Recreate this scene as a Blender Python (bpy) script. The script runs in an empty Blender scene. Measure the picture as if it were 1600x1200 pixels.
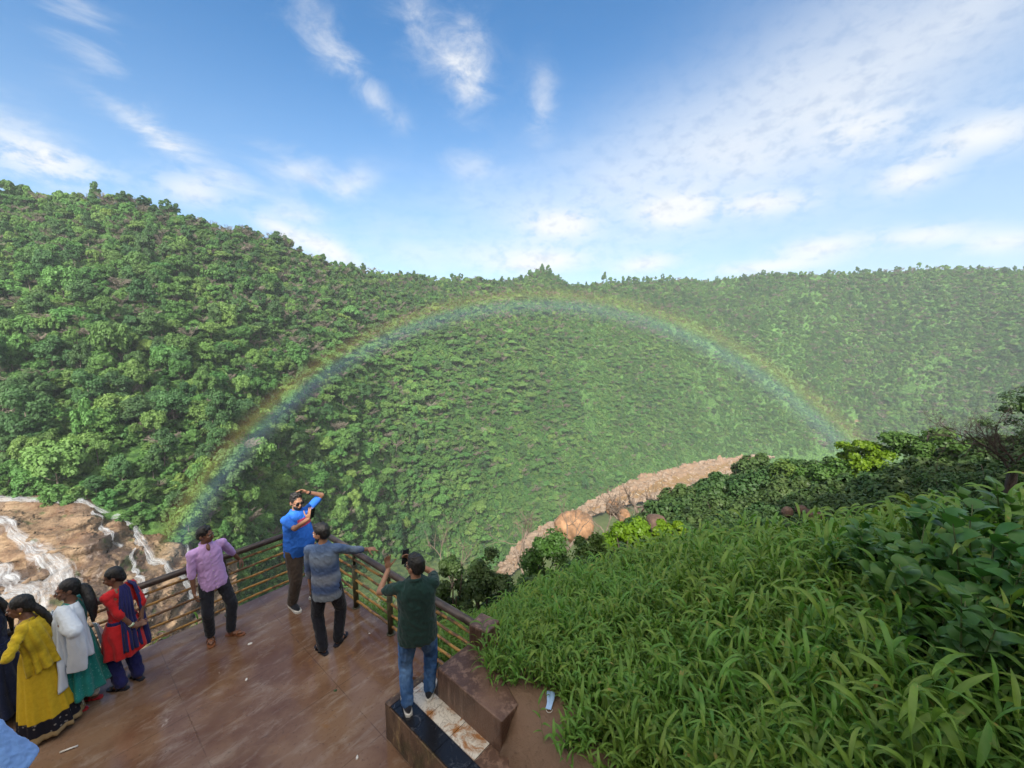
import bpy, math, random
import numpy as np
from mathutils import Vector, Matrix, Euler
from mathutils.geometry import delaunay_2d_cdt

S = bpy.context.scene
COL = S.collection
rad = math.radians

# ------------------------------------------------------------------ camera
FPX = 635.0                      # focal length in pixels of the 1600 px wide photograph
PITCH = rad(7.0)
CAM = np.array([0.0, 0.0, 4.2])
cam_data = bpy.data.cameras.new('camera')
cam_data.sensor_width = 36.0
cam_data.lens = 36.0 * FPX / 1600.0
cam_data.clip_start = 0.05
cam_data.clip_end = 20000
cam = bpy.data.objects.new('camera', cam_data)
COL.objects.link(cam)
cam.location = CAM
cam.rotation_euler = (rad(90) - PITCH, 0, 0)
S.camera = cam

# ------------------------------------------------------------------ exposure
S.view_settings.view_transform = 'Standard'
S.view_settings.look = 'None'
S.view_settings.exposure = 1.2
S.view_settings.gamma = 1.0
S.cycles.use_denoising = True
S.cycles.max_bounces = 6
S.cycles.diffuse_bounces = 3
S.cycles.glossy_bounces = 2
S.cycles.transmission_bounces = 3
S.cycles.transparent_max_bounces = 12
S.cycles.volume_bounces = 0
S.cycles.sample_clamp_indirect = 4.0

# ------------------------------------------------------------------ sun (opposite the centre of the rainbow)
SUN_EL, SUN_AZ = rad(37.0), rad(3.5)          # antisolar point lies 3.5 degrees right of straight ahead
ANTI = np.array([math.sin(SUN_AZ) * math.cos(SUN_EL), math.cos(SUN_AZ) * math.cos(SUN_EL), -math.sin(SUN_EL)])
sun_data = bpy.data.lights.new('sun', 'SUN')
sun_data.energy = 3.7
sun_data.angle = rad(0.5)
sun_data.color = (1.0, 0.945, 0.85)
sun = bpy.data.objects.new('sun', sun_data)
COL.objects.link(sun)
sun.rotation_euler = Vector(ANTI).to_track_quat('-Z', 'Y').to_euler()
sun.location = (0, -20, 60)


# ------------------------------------------------------------------ pixel helpers (photo pixels -> world points)
def ray(x, y):
    d = ((x - 800) / FPX, 1.0, -(y - 600) / FPX)
    c, s = math.cos(PITCH), math.sin(PITCH)
    return np.array([d[0], d[1] * c + d[2] * s, -d[1] * s + d[2] * c])


def G(x, y, z=0.0):
    r = ray(x, y)
    return CAM + r * ((z - CAM[2]) / r[2])


def D(x, y, depth):
    r = ray(x, y)
    return CAM + r * (depth / r[1])


def proj(P):
    v = np.asarray(P, float) - CAM
    c, s = math.cos(PITCH), math.sin(PITCH)
    fw = v[..., 1] * c - v[..., 2] * s
    up = v[..., 1] * s + v[..., 2] * c
    fw = np.where(fw < 1e-3, 1e-3, fw)
    return 800 + FPX * v[..., 0] / fw, 600 - FPX * up / fw, fw


# ------------------------------------------------------------------ node helpers
class NT:
    def __init__(self, tree):
        self.t = tree

    def n(self, typ, **kw):
        nd = self.t.nodes.new(typ)
        for k, v in kw.items():
            if k.startswith('i_'):
                k = k[2:]
                key = int(k) if k.isdigit() else k.replace('_', ' ')
                self.set(nd.inputs[key], v)
            else:
                setattr(nd, k, v)
        return nd

    def set(self, sock, v):
        if isinstance(v, bpy.types.NodeSocket):
            self.t.links.new(v, sock)
        elif v is not None:
            if sock.type == 'RGBA' and not isinstance(v, (int, float)) and len(v) == 3:
                v = tuple(v) + (1.0,)
            sock.default_value = v

    def math(self, op, a, b=None, c=None, clamp=False):
        nd = self.t.nodes.new('ShaderNodeMath')
        nd.operation = op
        nd.use_clamp = clamp
        for i, v in enumerate((a, b, c)):
            if v is not None:
                self.set(nd.inputs[i], v)
        return nd.outputs[0]

    def mix(self, fac, a, b, blend='MIX'):
        nd = self.t.nodes.new('ShaderNodeMix')
        nd.data_type = 'RGBA'
        nd.blend_type = blend
        self.set(nd.inputs[0], fac)
        self.set(nd.inputs[6], a)
        self.set(nd.inputs[7], b)
        return nd.outputs[2]

    def noise(self, vec, scale, detail=4, rough=0.55, dist=0.0, dim='3D'):
        nd = self.t.nodes.new('ShaderNodeTexNoise')
        nd.noise_dimensions = dim
        if vec is not None:
            self.t.links.new(vec, nd.inputs['Vector'])
        nd.inputs['Scale'].default_value = scale
        nd.inputs['Detail'].default_value = detail
        nd.inputs['Roughness'].default_value = rough
        nd.inputs['Distortion'].default_value = dist
        return nd.outputs[0]

    def ramp(self, fac, stops, interp='LINEAR'):
        nd = self.t.nodes.new('ShaderNodeValToRGB')
        nd.color_ramp.interpolation = interp
        els = nd.color_ramp.elements
        while len(els) < len(stops):
            els.new(0.5)
        for e, (p, c) in zip(els, stops):
            e.position = p
            e.color = tuple(c) + (1.0,) if len(c) == 3 else c
        self.set(nd.inputs[0], fac)
        return nd.outputs[0]

    def step(self, v, lo, hi, a=0.0, b=1.0):
        nd = self.t.nodes.new('ShaderNodeMapRange')
        nd.interpolation_type = 'SMOOTHSTEP'
        for i, x in enumerate((v, lo, hi, a, b)):
            self.set(nd.inputs[i], x)
        return nd.outputs[0]

    def mapping(self, vec, scale=(1, 1, 1), rot=(0, 0, 0), loc=(0, 0, 0)):
        nd = self.t.nodes.new('ShaderNodeMapping')
        self.t.links.new(vec, nd.inputs['Vector'])
        nd.inputs['Scale'].default_value = scale
        nd.inputs['Rotation'].default_value = rot
        nd.inputs['Location'].default_value = loc
        return nd.outputs[0]

    def obj(self):
        return self.t.nodes.new('ShaderNodeTexCoord').outputs['Object']

    def pos(self):
        return self.t.nodes.new('ShaderNodeNewGeometry').outputs['Position']

    def bump(self, h, strength=0.3, dist=0.02):
        nd = self.t.nodes.new('ShaderNodeBump')
        nd.inputs['Strength'].default_value = strength
        nd.inputs['Distance'].default_value = dist
        self.t.links.new(h, nd.inputs['Height'])
        return nd.outputs[0]


def new_mat(name):
    m = bpy.data.materials.new(name)
    m.use_nodes = True
    m.node_tree.nodes.clear()
    t = NT(m.node_tree)
    out = t.n('ShaderNodeOutputMaterial')
    return m, t, out


def surf(t, out, color, rough=0.6, normal=None, spec=0.5, metal=0.0, alpha=None, **kw):
    b = t.n('ShaderNodeBsdfPrincipled')
    t.set(b.inputs['Base Color'], color)
    t.set(b.inputs['Roughness'], rough)
    t.set(b.inputs['Specular IOR Level'], spec)
    t.set(b.inputs['Metallic'], metal)
    if normal is not None:
        t.set(b.inputs['Normal'], normal)
    if alpha is not None:
        t.set(b.inputs['Alpha'], alpha)
    for k, v in kw.items():
        t.set(b.inputs[k], v)
    t.t.links.new(b.outputs[0], out.inputs['Surface'])
    return b


def plain(name, color, rough=0.6, var=0.25, scale=12.0, bump=0.0, bscale=60.0, spec=0.4, metal=0.0, coord='Object'):
    """one material with a soft noise variation of its colour, and a little bump"""
    m, t, out = new_mat(name)
    v = t.obj()
    nz = t.noise(v, scale, 5)
    c0 = tuple(c * (1 - var) for c in color)
    c1 = tuple(min(1, c * (1 + var)) for c in color)
    col = t.mix(t.step(nz, 0.3, 0.7), c0, c1)
    nrm = t.bump(t.noise(v, bscale, 3), bump, 0.01) if bump else None
    surf(t, out, col, rough, nrm, spec, metal)
    return m


# ------------------------------------------------------------------ world: blue sky with cirrus veil and low cumulus
world = bpy.data.worlds.new('World')
S.world = world
world.use_nodes = True
wt = world.node_tree
wt.nodes.clear()
W = NT(wt)
w_out = W.n('ShaderNodeOutputWorld')
bg = W.n('ShaderNodeBackground')
SKY_STRENGTH = 0.112
bg.inputs[1].default_value = SKY_STRENGTH
sky = W.n('ShaderNodeTexSky')
sky.sky_type = 'NISHITA'
sky.sun_disc = False
sky.sun_elevation = SUN_EL
sky.sun_rotation = math.pi + SUN_AZ
sky.altitude = 600
sky.air_density = 1.0
sky.dust_density = 0.6
sky.ozone_density = 2.5
gen = W.n('ShaderNodeTexCoord').outputs['Generated']
sep = W.n('ShaderNodeSeparateXYZ', i_0=gen)
AZ = W.math('ARCTAN2', sep.outputs[0], sep.outputs[1])
EL = W.math('ARCSINE', sep.outputs[2])
ae = W.n('ShaderNodeCombineXYZ', i_0=AZ, i_1=EL, i_2=0.0).outputs[0]


def dir_ae(px, py):
    r = ray(px, py)
    r = r / np.linalg.norm(r)
    return math.atan2(r[0], r[1]), math.asin(r[2])


# wisps: noise stretched along their own run
wisp_a = W.noise(W.mapping(ae, (2.2, 7.0, 1), (0, 0, rad(26)), (0.3, 0.1, 0)), 2.6, 8, 0.62, 0.5)
wisp_b = W.noise(W.mapping(ae, (1.8, 5.2, 1), (0, 0, rad(-24)), (1.3, 2.1, 0)), 2.0, 7, 0.58, 0.4)
wisp_c = W.noise(W.mapping(ae, (2.6, 4.6, 1), (0, 0, rad(34)), (3.3, 0.7, 0)), 3.4, 9, 0.64, 0.5)
veil = W.noise(W.mapping(ae, (0.9, 2.6, 1), (0, 0, rad(-24)), (1.3, 2.1, 0)), 1.6, 5, 0.5, 0.3)
cumul = W.noise(W.mapping(ae, (4.5, 9.0, 1), (0, 0, 0), (0.5, 0.2, 0)), 3.4, 8, 0.6, 0.3)
puff = W.noise(W.mapping(ae, (6.0, 10.0, 1), (0, 0, 0), (2.5, 1.2, 0)), 4.5, 7, 0.6, 0.2)


def blob(px, py, rx, ry, ang, noise, lo, hi, k):
    """soft elliptical patch of cloud round a direction, its edge broken up by noise"""
    a0, e0 = dir_ae(px, py)
    a1, e1 = dir_ae(px + 10, py)
    sc = math.hypot(a1 - a0, e1 - e0) / 10.0
    da, de = W.math('SUBTRACT', AZ, a0), W.math('SUBTRACT', EL, e0)
    ca, sa = math.cos(rad(ang)), math.sin(rad(ang))
    u = W.math('DIVIDE', W.math('ADD', W.math('MULTIPLY', da, ca), W.math('MULTIPLY', de, -sa)), rx * sc)
    v = W.math('DIVIDE', W.math('ADD', W.math('MULTIPLY', da, sa), W.math('MULTIPLY', de, ca)), ry * sc)
    q = W.math('ADD', W.math('MULTIPLY', u, u), W.math('MULTIPLY', v, v))
    g = W.math('EXPONENT', W.math('MULTIPLY', q, -1.0))
    tex = W.step(W.math('ADD', noise, W.math('MULTIPLY', g, 0.22)), lo, hi)
    return W.math('MULTIPLY', W.math('MULTIPLY', g, tex), k)


CLOUDS = [
    # px, py, rx, ry, angle (downwards to the right), noise, lo, hi, strength
    (690, 70, 85, 42, 30, wisp_c, .44, .92, .72), (735, 110, 30, 48, 8, wisp_c, .40, .84, .62), (575, 140, 70, 22, 36, wisp_c, .46, .90, .62),
    (500, 55, 90, 40, 36, wisp_c, .56, .92, .40), (320, 250, 130, 30, 24, wisp_a, .50, .90, .62),
    (250, 220, 70, 26, 30, wisp_a, .52, .80, .6), (40, 210, 120, 60, 22, wisp_a, .44, .90, .68),
    (70, 255, 110, 42, 4, puff, .44, .74, .8), (120, 30, 120, 70, 45, wisp_a, .56, .88, .45),
    (470, 260, 70, 40, 10, wisp_b, .52, .80, .6), (545, 290, 50, 26, -20, wisp_b, .50, .78, .6), (460, 330, 60, 30, 0, wisp_b, .50, .8, .5),
    (845, 160, 24, 46, 4, wisp_c, .42, .86, .50), (740, 260, 50, 34, 10, wisp_c, .5, .9, .35),
    (1130, 190, 520, 120, -22, veil, .16, .92, .46), (1480, 50, 400, 120, -20, veil, .14, .94, .54), (1000, 330, 480, 90, -4, wisp_b, .34, .9, .35),
    (1060, 330, 50, 20, 2, puff, .30, .58, .9), (875, 352, 48, 18, 0, puff, .32, .60, .8), (1195, 318, 75, 20, 4, puff, .34, .66, .6),
    (1425, 275, 62, 30, -6, puff, .28, .60, .85), (1540, 208, 95, 40, 2, puff, .28, .62, .85), (1350, 205, 80, 45, 0, puff, .46, .8, .4),
    (1280, 388, 70, 22, -4, puff, .28, .58, .9), (1450, 368, 80, 22, 2, puff, .30, .60, .8), (1570, 378, 70, 26, 0, puff, .30, .60, .8),
    (1010, 412, 50, 14, -6, puff, .30, .58, .85), (840, 410, 70, 18, -4, puff, .30, .60, .85), (1190, 418, 90, 12, 0, puff, .32, .62, .8),
    (515, 392, 50, 18, 25, puff, .28, .54, .95), (435, 358, 44, 16, 25, puff, .30, .56, .8), (300, 298, 55, 26, 4, puff, .30, .60, .75),
    (700, 395, 220, 40, 2, wisp_b, .36, .9, .3),
]
dens = None
for cl in CLOUDS:
    b_ = blob(*cl)
    dens = b_ if dens is None else W.math('ADD', dens, b_)
dens = W.math('MINIMUM', dens, 0.97)
horizon = W.math('ADD', W.step(EL, 0.0, 0.60, 0.52, 0.0), W.math('MULTIPLY', W.step(AZ, -.3, .9), W.step(EL, .75, .1, 0.0, .24)))
tint = W.n('ShaderNodeHueSaturation', i_Hue=0.497, i_Saturation=1.30, i_Value=0.82, i_Color=sky.outputs[0]).outputs[0]
skyc = W.mix(horizon, tint, (2.15, 2.75, 3.45))
shade = W.step(puff, 0.30, 0.56)
cloudc = W.mix(shade, (2.85, 3.05, 3.4), (3.75, 3.82, 3.9))
# bright fill patch added to the unseen sky behind the viewpoint, lifts the shade
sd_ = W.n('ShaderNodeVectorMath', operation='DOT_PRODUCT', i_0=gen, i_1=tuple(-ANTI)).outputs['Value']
sky_fill = W.math('MULTIPLY', W.step(sd_, 0.10, 0.75), W.step(W.noise(gen, 2.2, 5), 0.25, 0.6, 0.55, 0.95))
skyall = W.mix(sky_fill, W.mix(dens, skyc, cloudc), (10.8, 10.0, 8.8))
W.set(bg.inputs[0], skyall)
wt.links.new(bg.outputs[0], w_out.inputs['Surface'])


# ------------------------------------------------------------------ mesh helpers
def link(o, parent=None):
    COL.objects.link(o)
    if parent is not None:
        o.parent = parent
    return o


def mk(name, V, F, mat=None, parent=None, smooth=False, mats=None, midx=None):
    me = bpy.data.meshes.new(name)
    V = np.asarray(V, dtype=np.float32)
    if isinstance(F, np.ndarray):
        n, k = F.shape
        me.vertices.add(len(V))
        me.vertices.foreach_set('co', V.ravel())
        me.loops.add(n * k)
        me.loops.foreach_set('vertex_index', F.astype(np.int32).ravel())
        me.polygons.add(n)
        me.polygons.foreach_set('loop_start', np.arange(0, n * k, k, dtype=np.int32))
        me.update(calc_edges=True)
    else:
        me.from_pydata([tuple(map(float, v)) for v in V], [], [tuple(int(i) for i in f) for f in F])
        me.update()
    for m in (mats or ([mat] if mat else [])):
        me.materials.append(m)
    if midx is not None:
        me.polygons.foreach_set('material_index', np.asarray(midx, dtype=np.int32))
    if smooth:
        me.polygons.foreach_set('use_smooth', np.ones(len(me.polygons), dtype=bool))
    o = bpy.data.objects.new(name, me)
    return link(o, parent)


def tag(o, label=None, cat=None, group=None, kind=None):
    for k, v in (('label', label), ('category', cat), ('group', group), ('kind', kind)):
        if v:
            o[k] = v
    return o


def empty(name, loc, rz=0.0, label=None, cat=None, group=None):
    o = bpy.data.objects.new(name, None)
    o.empty_display_size = 0.2
    o.location = [float(v) for v in loc]
    o.rotation_euler = (0, 0, rz)
    return tag(link(o), label, cat, group)


def nrm(v):
    v = np.asarray(v, float)
    return v / (np.linalg.norm(v) + 1e-12)


class MB:
    """collects closed shapes into one mesh"""
    def __init__(self):
        self.V, self.F, self.n = [], [], 0

    def add(self, V, F):
        V = np.asarray(V, float)
        self.V.append(V)
        self.F += [tuple(i + self.n for i in f) for f in F]
        self.n += len(V)

    def tube(self, P, R, k=8, sx=1.0, sy=1.0, ref=None, caps=True):
        P = np.asarray(P, float)
        R = np.broadcast_to(np.asarray(R, float), (len(P),))
        T = np.gradient(P, axis=0)
        V = []
        a = np.arange(k) * 2 * np.pi / k
        up = np.array([0, 0, 1.0]) if ref is None else np.asarray(ref, float)
        t0 = nrm(T[0])
        if abs(t0 @ up) > 0.95:
            up = np.array([0, 1.0, 0]) if abs(t0[1]) < .9 else np.array([1.0, 0, 0])
        x = nrm(np.cross(up, t0))
        for p, t, r in zip(P, T, R):
            t = nrm(t)
            x = nrm(x - t * (x @ t))
            y = np.cross(t, x)
            V.append(p + r * (np.cos(a)[:, None] * x * sx + np.sin(a)[:, None] * y * sy))
        V = np.concatenate(V)
        F = []
        for i in range(len(P) - 1):
            for j in range(k):
                F.append((i * k + j, i * k + (j + 1) % k, (i + 1) * k + (j + 1) % k, (i + 1) * k + j))
        if caps:
            F.append(tuple(range(k - 1, -1, -1)))
            F.append(tuple((len(P) - 1) * k + j for j in range(k)))
        self.add(V, F)

    def ell(self, c, r, M=None, nu=14, nv=9):
        V, F = [], []
        c = np.asarray(c, float)
        r = np.broadcast_to(np.asarray(r, float), (3,))
        for i in range(1, nv):
            th = math.pi * i / nv
            for j in range(nu):
                ph = 2 * math.pi * j / nu
                V.append((math.sin(th) * math.cos(ph), math.sin(th) * math.sin(ph), math.cos(th)))
        V += [(0, 0, 1), (0, 0, -1)]
        n = len(V)
        for i in range(nv - 2):
            for j in range(nu):
                F.append((i * nu + j, (i + 1) * nu + j, (i + 1) * nu + (j + 1) % nu, i * nu + (j + 1) % nu))
        for j in range(nu):
            F.append((n - 2, j, (j + 1) % nu))
            F.append((n - 1, (nv - 2) * nu + (j + 1) % nu, (nv - 2) * nu + j))
        V = np.array(V) * r
        if M is not None:
            V = V @ np.asarray(M).T
        self.add(V + c, F)

    def cap(self, p0, p1, r0, r1, k=12):
        """tapered capsule"""
        p0, p1 = np.asarray(p0, float), np.asarray(p1, float)
        d = nrm(p1 - p0)
        P, R = [], []
        for s in (-.98, -.8, -.5, 0):
            P.append(p0 + d * r0 * s)
            R.append(r0 * math.sqrt(1 - s * s))
        for s in (0, .5, .8, .98):
            P.append(p1 + d * r1 * s)
            R.append(r1 * math.sqrt(1 - s * s))
        self.tube(P, R, k)

    def loft(self, rings, k=20, pw=2.0, M=None, o=(0, 0, 0)):
        """rings of (x, y, z, rx, ry): a body with elliptical sections"""
        a = np.arange(k) * 2 * np.pi / k
        cx = np.sign(np.cos(a)) * np.abs(np.cos(a)) ** (2 / pw)
        sy = np.sign(np.sin(a)) * np.abs(np.sin(a)) ** (2 / pw)
        V = np.concatenate([np.c_[x + rx * cx, y + ry * sy, np.full(k, z)] for x, y, z, rx, ry in rings])
        if M is not None:
            V = V @ np.asarray(M).T
        F = []
        m = len(rings)
        for i in range(m - 1):
            for j in range(k):
                F.append((i * k + j, i * k + (j + 1) % k, (i + 1) * k + (j + 1) % k, (i + 1) * k + j))
        F.append(tuple(range(k - 1, -1, -1)))
        F.append(tuple((m - 1) * k + j for j in range(k)))
        self.add(V + np.asarray(o, float), F)

    def box(self, c, s, M=None):
        c, s = np.asarray(c, float), np.asarray(s, float) / 2
        V = np.array([(x, y, z) for x in (-1, 1) for y in (-1, 1) for z in (-1, 1)], float) * s
        if M is not None:
            V = V @ np.asarray(M).T
        self.add(V + c, [(0, 1, 3, 2), (4, 6, 7, 5), (0, 4, 5, 1), (2, 3, 7, 6), (0, 2, 6, 4), (1, 5, 7, 3)])

    def prism(self, poly, z0, z1):
        n = len(poly)
        V = [(p[0], p[1], z0) for p in poly] + [(p[0], p[1], z1) for p in poly]
        F = [tuple(range(n - 1, -1, -1)), tuple(range(n, 2 * n))]
        F += [(i, (i + 1) % n, n + (i + 1) % n, n + i) for i in range(n)]
        self.add(V, F)

    def build(self, name, mat, parent=None, smooth=True):
        return mk(name, np.concatenate(self.V), self.F, mat, parent, smooth)


# ------------------------------------------------------------------ numpy value noise
def _hash(ix, iy, iz, seed):
    h = (ix * 374761393 + iy * 668265263 + iz * 2147483647 + seed * 974634541) & 0xFFFFFFFF
    h = ((h ^ (h >> 13)) * 1274126177) & 0xFFFFFFFF
    return ((h ^ (h >> 16)) & 0xFFFFFF) / float(0xFFFFFF) * 2 - 1


def vnoise(x, y, z=0.0, seed=0):
    x, y, z = np.broadcast_arrays(np.asarray(x, float), np.asarray(y, float), np.asarray(z, float))
    fx, fy, fz = np.floor(x), np.floor(y), np.floor(z)
    ix, iy, iz = fx.astype(np.int64), fy.astype(np.int64), fz.astype(np.int64)
    u, v, w = x - fx, y - fy, z - fz
    u, v, w = (q * q * q * (q * (q * 6 - 15) + 10) for q in (u, v, w))
    r = 0
    for dx in (0, 1):
        for dy in (0, 1):
            for dz in (0, 1):
                wt_ = (u if dx else 1 - u) * (v if dy else 1 - v) * (w if dz else 1 - w)
                r = r + wt_ * _hash(ix + dx, iy + dy, iz + dz, seed)
    return r


def fbm(x, y, z=0.0, oct=4, seed=0, gain=0.5):
    r, a, f = 0, 1.0, 1.0
    for i in range(oct):
        r = r + a * vnoise(np.asarray(x) * f, np.asarray(y) * f, np.asarray(z) * f, seed + i * 17)
        a *= gain
        f *= 2.03
    return r


def grid_faces(nu, nv):
    i, j = np.meshgrid(np.arange(nu - 1), np.arange(nv - 1), indexing='ij')
    a = (i * nv + j).ravel()
    return np.c_[a, a + nv, a + nv + 1, a + 1]


rng = np.random.default_rng(7)
# ================================================================== THE SETTING
# ---- far side of the gorge: hill slopes given column by column as (photo y, distance) from foot to ridge
HILL = {
    -500: [(980, 75), (800, 80), (700, 95), (600, 120), (500, 160), (400, 200), (290, 270)],
    -200: [(980, 78), (775, 86), (700, 100), (600, 130), (500, 170), (400, 225), (272, 310)],
    0: [(980, 80), (770, 89), (700, 105), (600, 140), (500, 185), (400, 245), (291, 330)],
    100: [(980, 82), (775, 90), (700, 107), (600, 143), (500, 190), (400, 255), (297, 340)],
    200: [(980, 84), (792, 91), (700, 112), (600, 150), (500, 200), (400, 270), (301, 350)],
    330: [(1150, 92), (840, 97), (700, 128), (600, 168), (500, 228), (400, 310), (337, 380)],
    450: [(1200, 122), (870, 130), (750, 158), (620, 205), (520, 270), (440, 350), (375, 430)],
    520: [(1180, 145), (890, 152), (770, 182), (640, 240), (540, 310), (460, 400), (402, 480)],
    600: [(1100, 172), (900, 182), (770, 225), (650, 290), (560, 370), (480, 480), (418, 600)],
    700: [(980, 230), (890, 240), (780, 275), (670, 335), (570, 420), (490, 540), (430, 680)],
    800: [(900, 292), (850, 305), (770, 335), (680, 390), (580, 475), (500, 590), (430, 750)],
    850: [(840, 330), (800, 345), (740, 375), (670, 425), (580, 495), (500, 605), (416, 770)],
    900: [(812, 362), (770, 385), (720, 415), (650, 465), (580, 520), (500, 640), (438, 800)],
    1000: [(768, 432), (745, 448), (700, 480), (640, 525), (570, 590), (500, 690), (433, 840)],
    1100: [(738, 495), (715, 510), (670, 545), (610, 595), (550, 655), (490, 735), (432, 850)],
    1180: [(728, 520), (700, 540), (650, 575), (590, 620), (530, 675), (475, 740), (424, 830)],
    1320: [(728, 520), (690, 545), (630, 580), (570, 615), (520, 655), (465, 700), (421, 750)],
    1450: [(740, 495), (690, 512), (630, 540), (570, 570), (510, 610), (460, 650), (414, 700)],
    1600: [(760, 440), (700, 456), (640, 480), (580, 510), (520, 545), (465, 585), (412, 635)],
    1800: [(780, 385), (710, 398), (640, 420), (580, 445), (520, 475), (465, 510), (402, 555)],
    2150: [(820, 310), (740, 320), (660, 338), (590, 360), (530, 385), (470, 415), (400, 455)],
}
hx = np.array(sorted(HILL))
hy = np.array([[p[0] for p in HILL[x]] for x in hx], float)
hd = np.array([[p[1] for p in HILL[x]] for x in hx], float)


STEEP = 0.60          # the slopes are steep: depth grows slowly towards the ridge
hd = hd[:, 1:2] + (hd - hd[:, 1:2]) * STEEP


def smooth_interp(xq, xs, ys):
    """monotone cubic through the control columns"""
    d = np.diff(ys) / np.diff(xs)
    m = np.zeros_like(ys)
    m[1:-1] = np.where(d[:-1] * d[1:] > 0, 2 * d[:-1] * d[1:] / (d[:-1] + d[1:] + 1e-12), 0)
    m[0], m[-1] = d[0], d[-1]
    i = np.clip(np.searchsorted(xs, xq) - 1, 0, len(xs) - 2)
    h = xs[i + 1] - xs[i]
    t = (xq - xs[i]) / h
    return ((2 * t**3 - 3 * t**2 + 1) * ys[i] + (t**3 - 2 * t**2 + t) * h * m[i]
            + (-2 * t**3 + 3 * t**2) * ys[i + 1] + (t**3 - t**2) * h * m[i + 1])


NU, NV = 420, 190
ux = np.linspace(-500, 2150, NU)
tv = np.linspace(0, 6, NV)
cy = np.array([smooth_interp(ux, hx.astype(float), hy[:, k]) for k in range(7)])     # 7 x NU
cd = np.array([smooth_interp(ux, hx.astype(float), hd[:, k]) for k in range(7)])
HP = np.zeros((NU, NV, 3))
for i in range(NU):
    yy = smooth_interp(tv, np.arange(7.0), cy[:, i])
    dd = smooth_interp(tv, np.arange(7.0), cd[:, i])
    rx_ = (ux[i] - 800) / FPX
    ry_ = -(yy - 600) / FPX
    c, s = math.cos(PITCH), math.sin(PITCH)
    r = np.stack([np.full(NV, rx_), c + ry_ * s, -s + ry_ * c], 1)
    HP[i] = CAM + r * (dd / r[:, 1])[:, None]
TREE_H = 8.0
fall = np.clip((tv - 0.7) / 0.9, 0, 1)[None, :]
dist = np.hypot(HP[..., 0], HP[..., 1])
gul = fbm(HP[..., 0] / 70.0, HP[..., 1] / 110.0, 0, 4, 3)
gul2 = 1 - np.abs(vnoise(HP[..., 0] / 46.0 + HP[..., 1] / 150., HP[..., 1] / 190.0, 0, 9)) * 2
edge = np.clip((6 - tv) / 1.2, 0.25, 1)[None, :]
HP[..., 2] += fall * (edge * (gul * 5.0 + gul2 * 3.0) * np.clip(dist / 300, 0.35, 1.4) - TREE_H)
back = []
for k, (dy_, dz_) in enumerate(((25, -4), (90, -26), (260, -90), (500, -170))):
    q = HP[:, -1].copy()
    out = nrm(np.c_[q[:, 0], q[:, 1]].T).T if False else q[:, :2] / np.linalg.norm(q[:, :2], axis=1)[:, None]
    q[:, :2] += out * dy_
    q[:, 2] += dz_
    back.append(q)
HALL = np.concatenate([HP, np.stack(back, 1)], 1)

m_hill, t, out = new_mat('hillside_undergrowth')
v = t.pos()
n1 = t.noise(v, 0.035, 6, 0.6)
n2 = t.noise(v, 0.5, 6, 0.65)
n3 = t.noise(v, 0.012, 3)
cg = t.mix(t.step(n2, 0.35, 0.68), (0.024, 0.060, 0.018), (0.085, 0.170, 0.040))
cg = t.mix(t.step(n1, 0.56, 0.68), cg, (0.08, 0.17, 0.04))
cb = t.mix(n2, (0.10, 0.075, 0.045), (0.22, 0.165, 0.11))
bare = t.math('MULTIPLY', t.step(t.noise(v, 0.055, 5, 0.6), 0.66, 0.74), t.step(n3, 0.42, 0.6))
col = t.mix(bare, cg, cb)
surf(t, out, col, 0.85, t.bump(n2, 0.9, 1.5), 0.1)
hills = mk('far_hillside', HALL.reshape(-1, 3), grid_faces(NU, NV + 4), m_hill, smooth=True)
tag(hills, 'forested hillside across the gorge', None, None, 'structure')

# ---- gorge floor, far enough to close the valley
gx = np.linspace(-900, 1500, 90)
gy = np.linspace(-60, 1500, 70)
X, Y = np.meshgrid(gx, gy, indexing='ij')
Z = -166 + 2.0 * fbm(X / 60, Y / 60, 0, 3, 5)
m_floor, t, out = new_mat('gorge_floor_scrub')
v = t.pos()
surf(t, out, t.mix(t.noise(v, 0.2, 6), (0.03, 0.055, 0.018), (0.10, 0.12, 0.04)), 0.9, None, 0.1)
floor_ = mk('gorge_floor', np.stack([X, Y, Z - 1.5], 2).reshape(-1, 3), grid_faces(90, 70), m_floor, smooth=True)
tag(floor_, None, None, None, 'structure')

# ---- river: pale rocky bed and brown water, running away to the right
RIV = [(780, 905, 14), (830, 850, 15), (880, 818, 17), (950, 788, 26), (1010, 768, 50), (1060, 750, 62), (1105, 738, 52), (1150, 722, 26), (1200, 714, 10)]
ZR = -160.0
rc = np.array([G(x, y, ZR) for x, y, w in RIV])
rw = np.array([.74 * w / FPX * np.linalg.norm(p - CAM) for (x, y, w), p in zip(RIV, rc)])
tq = np.linspace(0, len(RIV) - 1, 200)
RC = np.stack([smooth_interp(tq, np.arange(len(RIV), dtype=float), rc[:, k]) for k in range(3)], 1)
RW = smooth_interp(tq, np.arange(len(RIV), dtype=float), rw)
side = np.array([0.86, -0.5, 0])
sv = np.linspace(-1, 1, 60)
RB = RC[:, None, :] + side * (sv[None, :, None] * RW[:, None, None] * 1.0)
RB[..., 2] = ZR - 1.2 + 1.8 * np.abs(sv)[None, :] ** 2 * 2.2 - 9.0 * np.maximum(0, np.abs(sv)[None, :] - .82) + 2.4 * np.maximum(0, fbm(RB[..., 0] / 7, RB[..., 1] / 7, 0, 5, 21, .6)) * (0.5 + np.abs(sv)[None, :])
m_bed, t, out = new_mat('river_bed_rock')
v = t.pos()
vo = t.n('ShaderNodeTexVoronoi', i_Scale=0.30, i_Vector=v)
col = t.mix(t.noise(v, 0.25, 6), (0.135, 0.082, 0.048), (0.27, 0.185, 0.12))
col = t.mix(t.step(vo.outputs['Distance'], 0.6, 0.9), col, (0.16, 0.11, 0.07))
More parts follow.
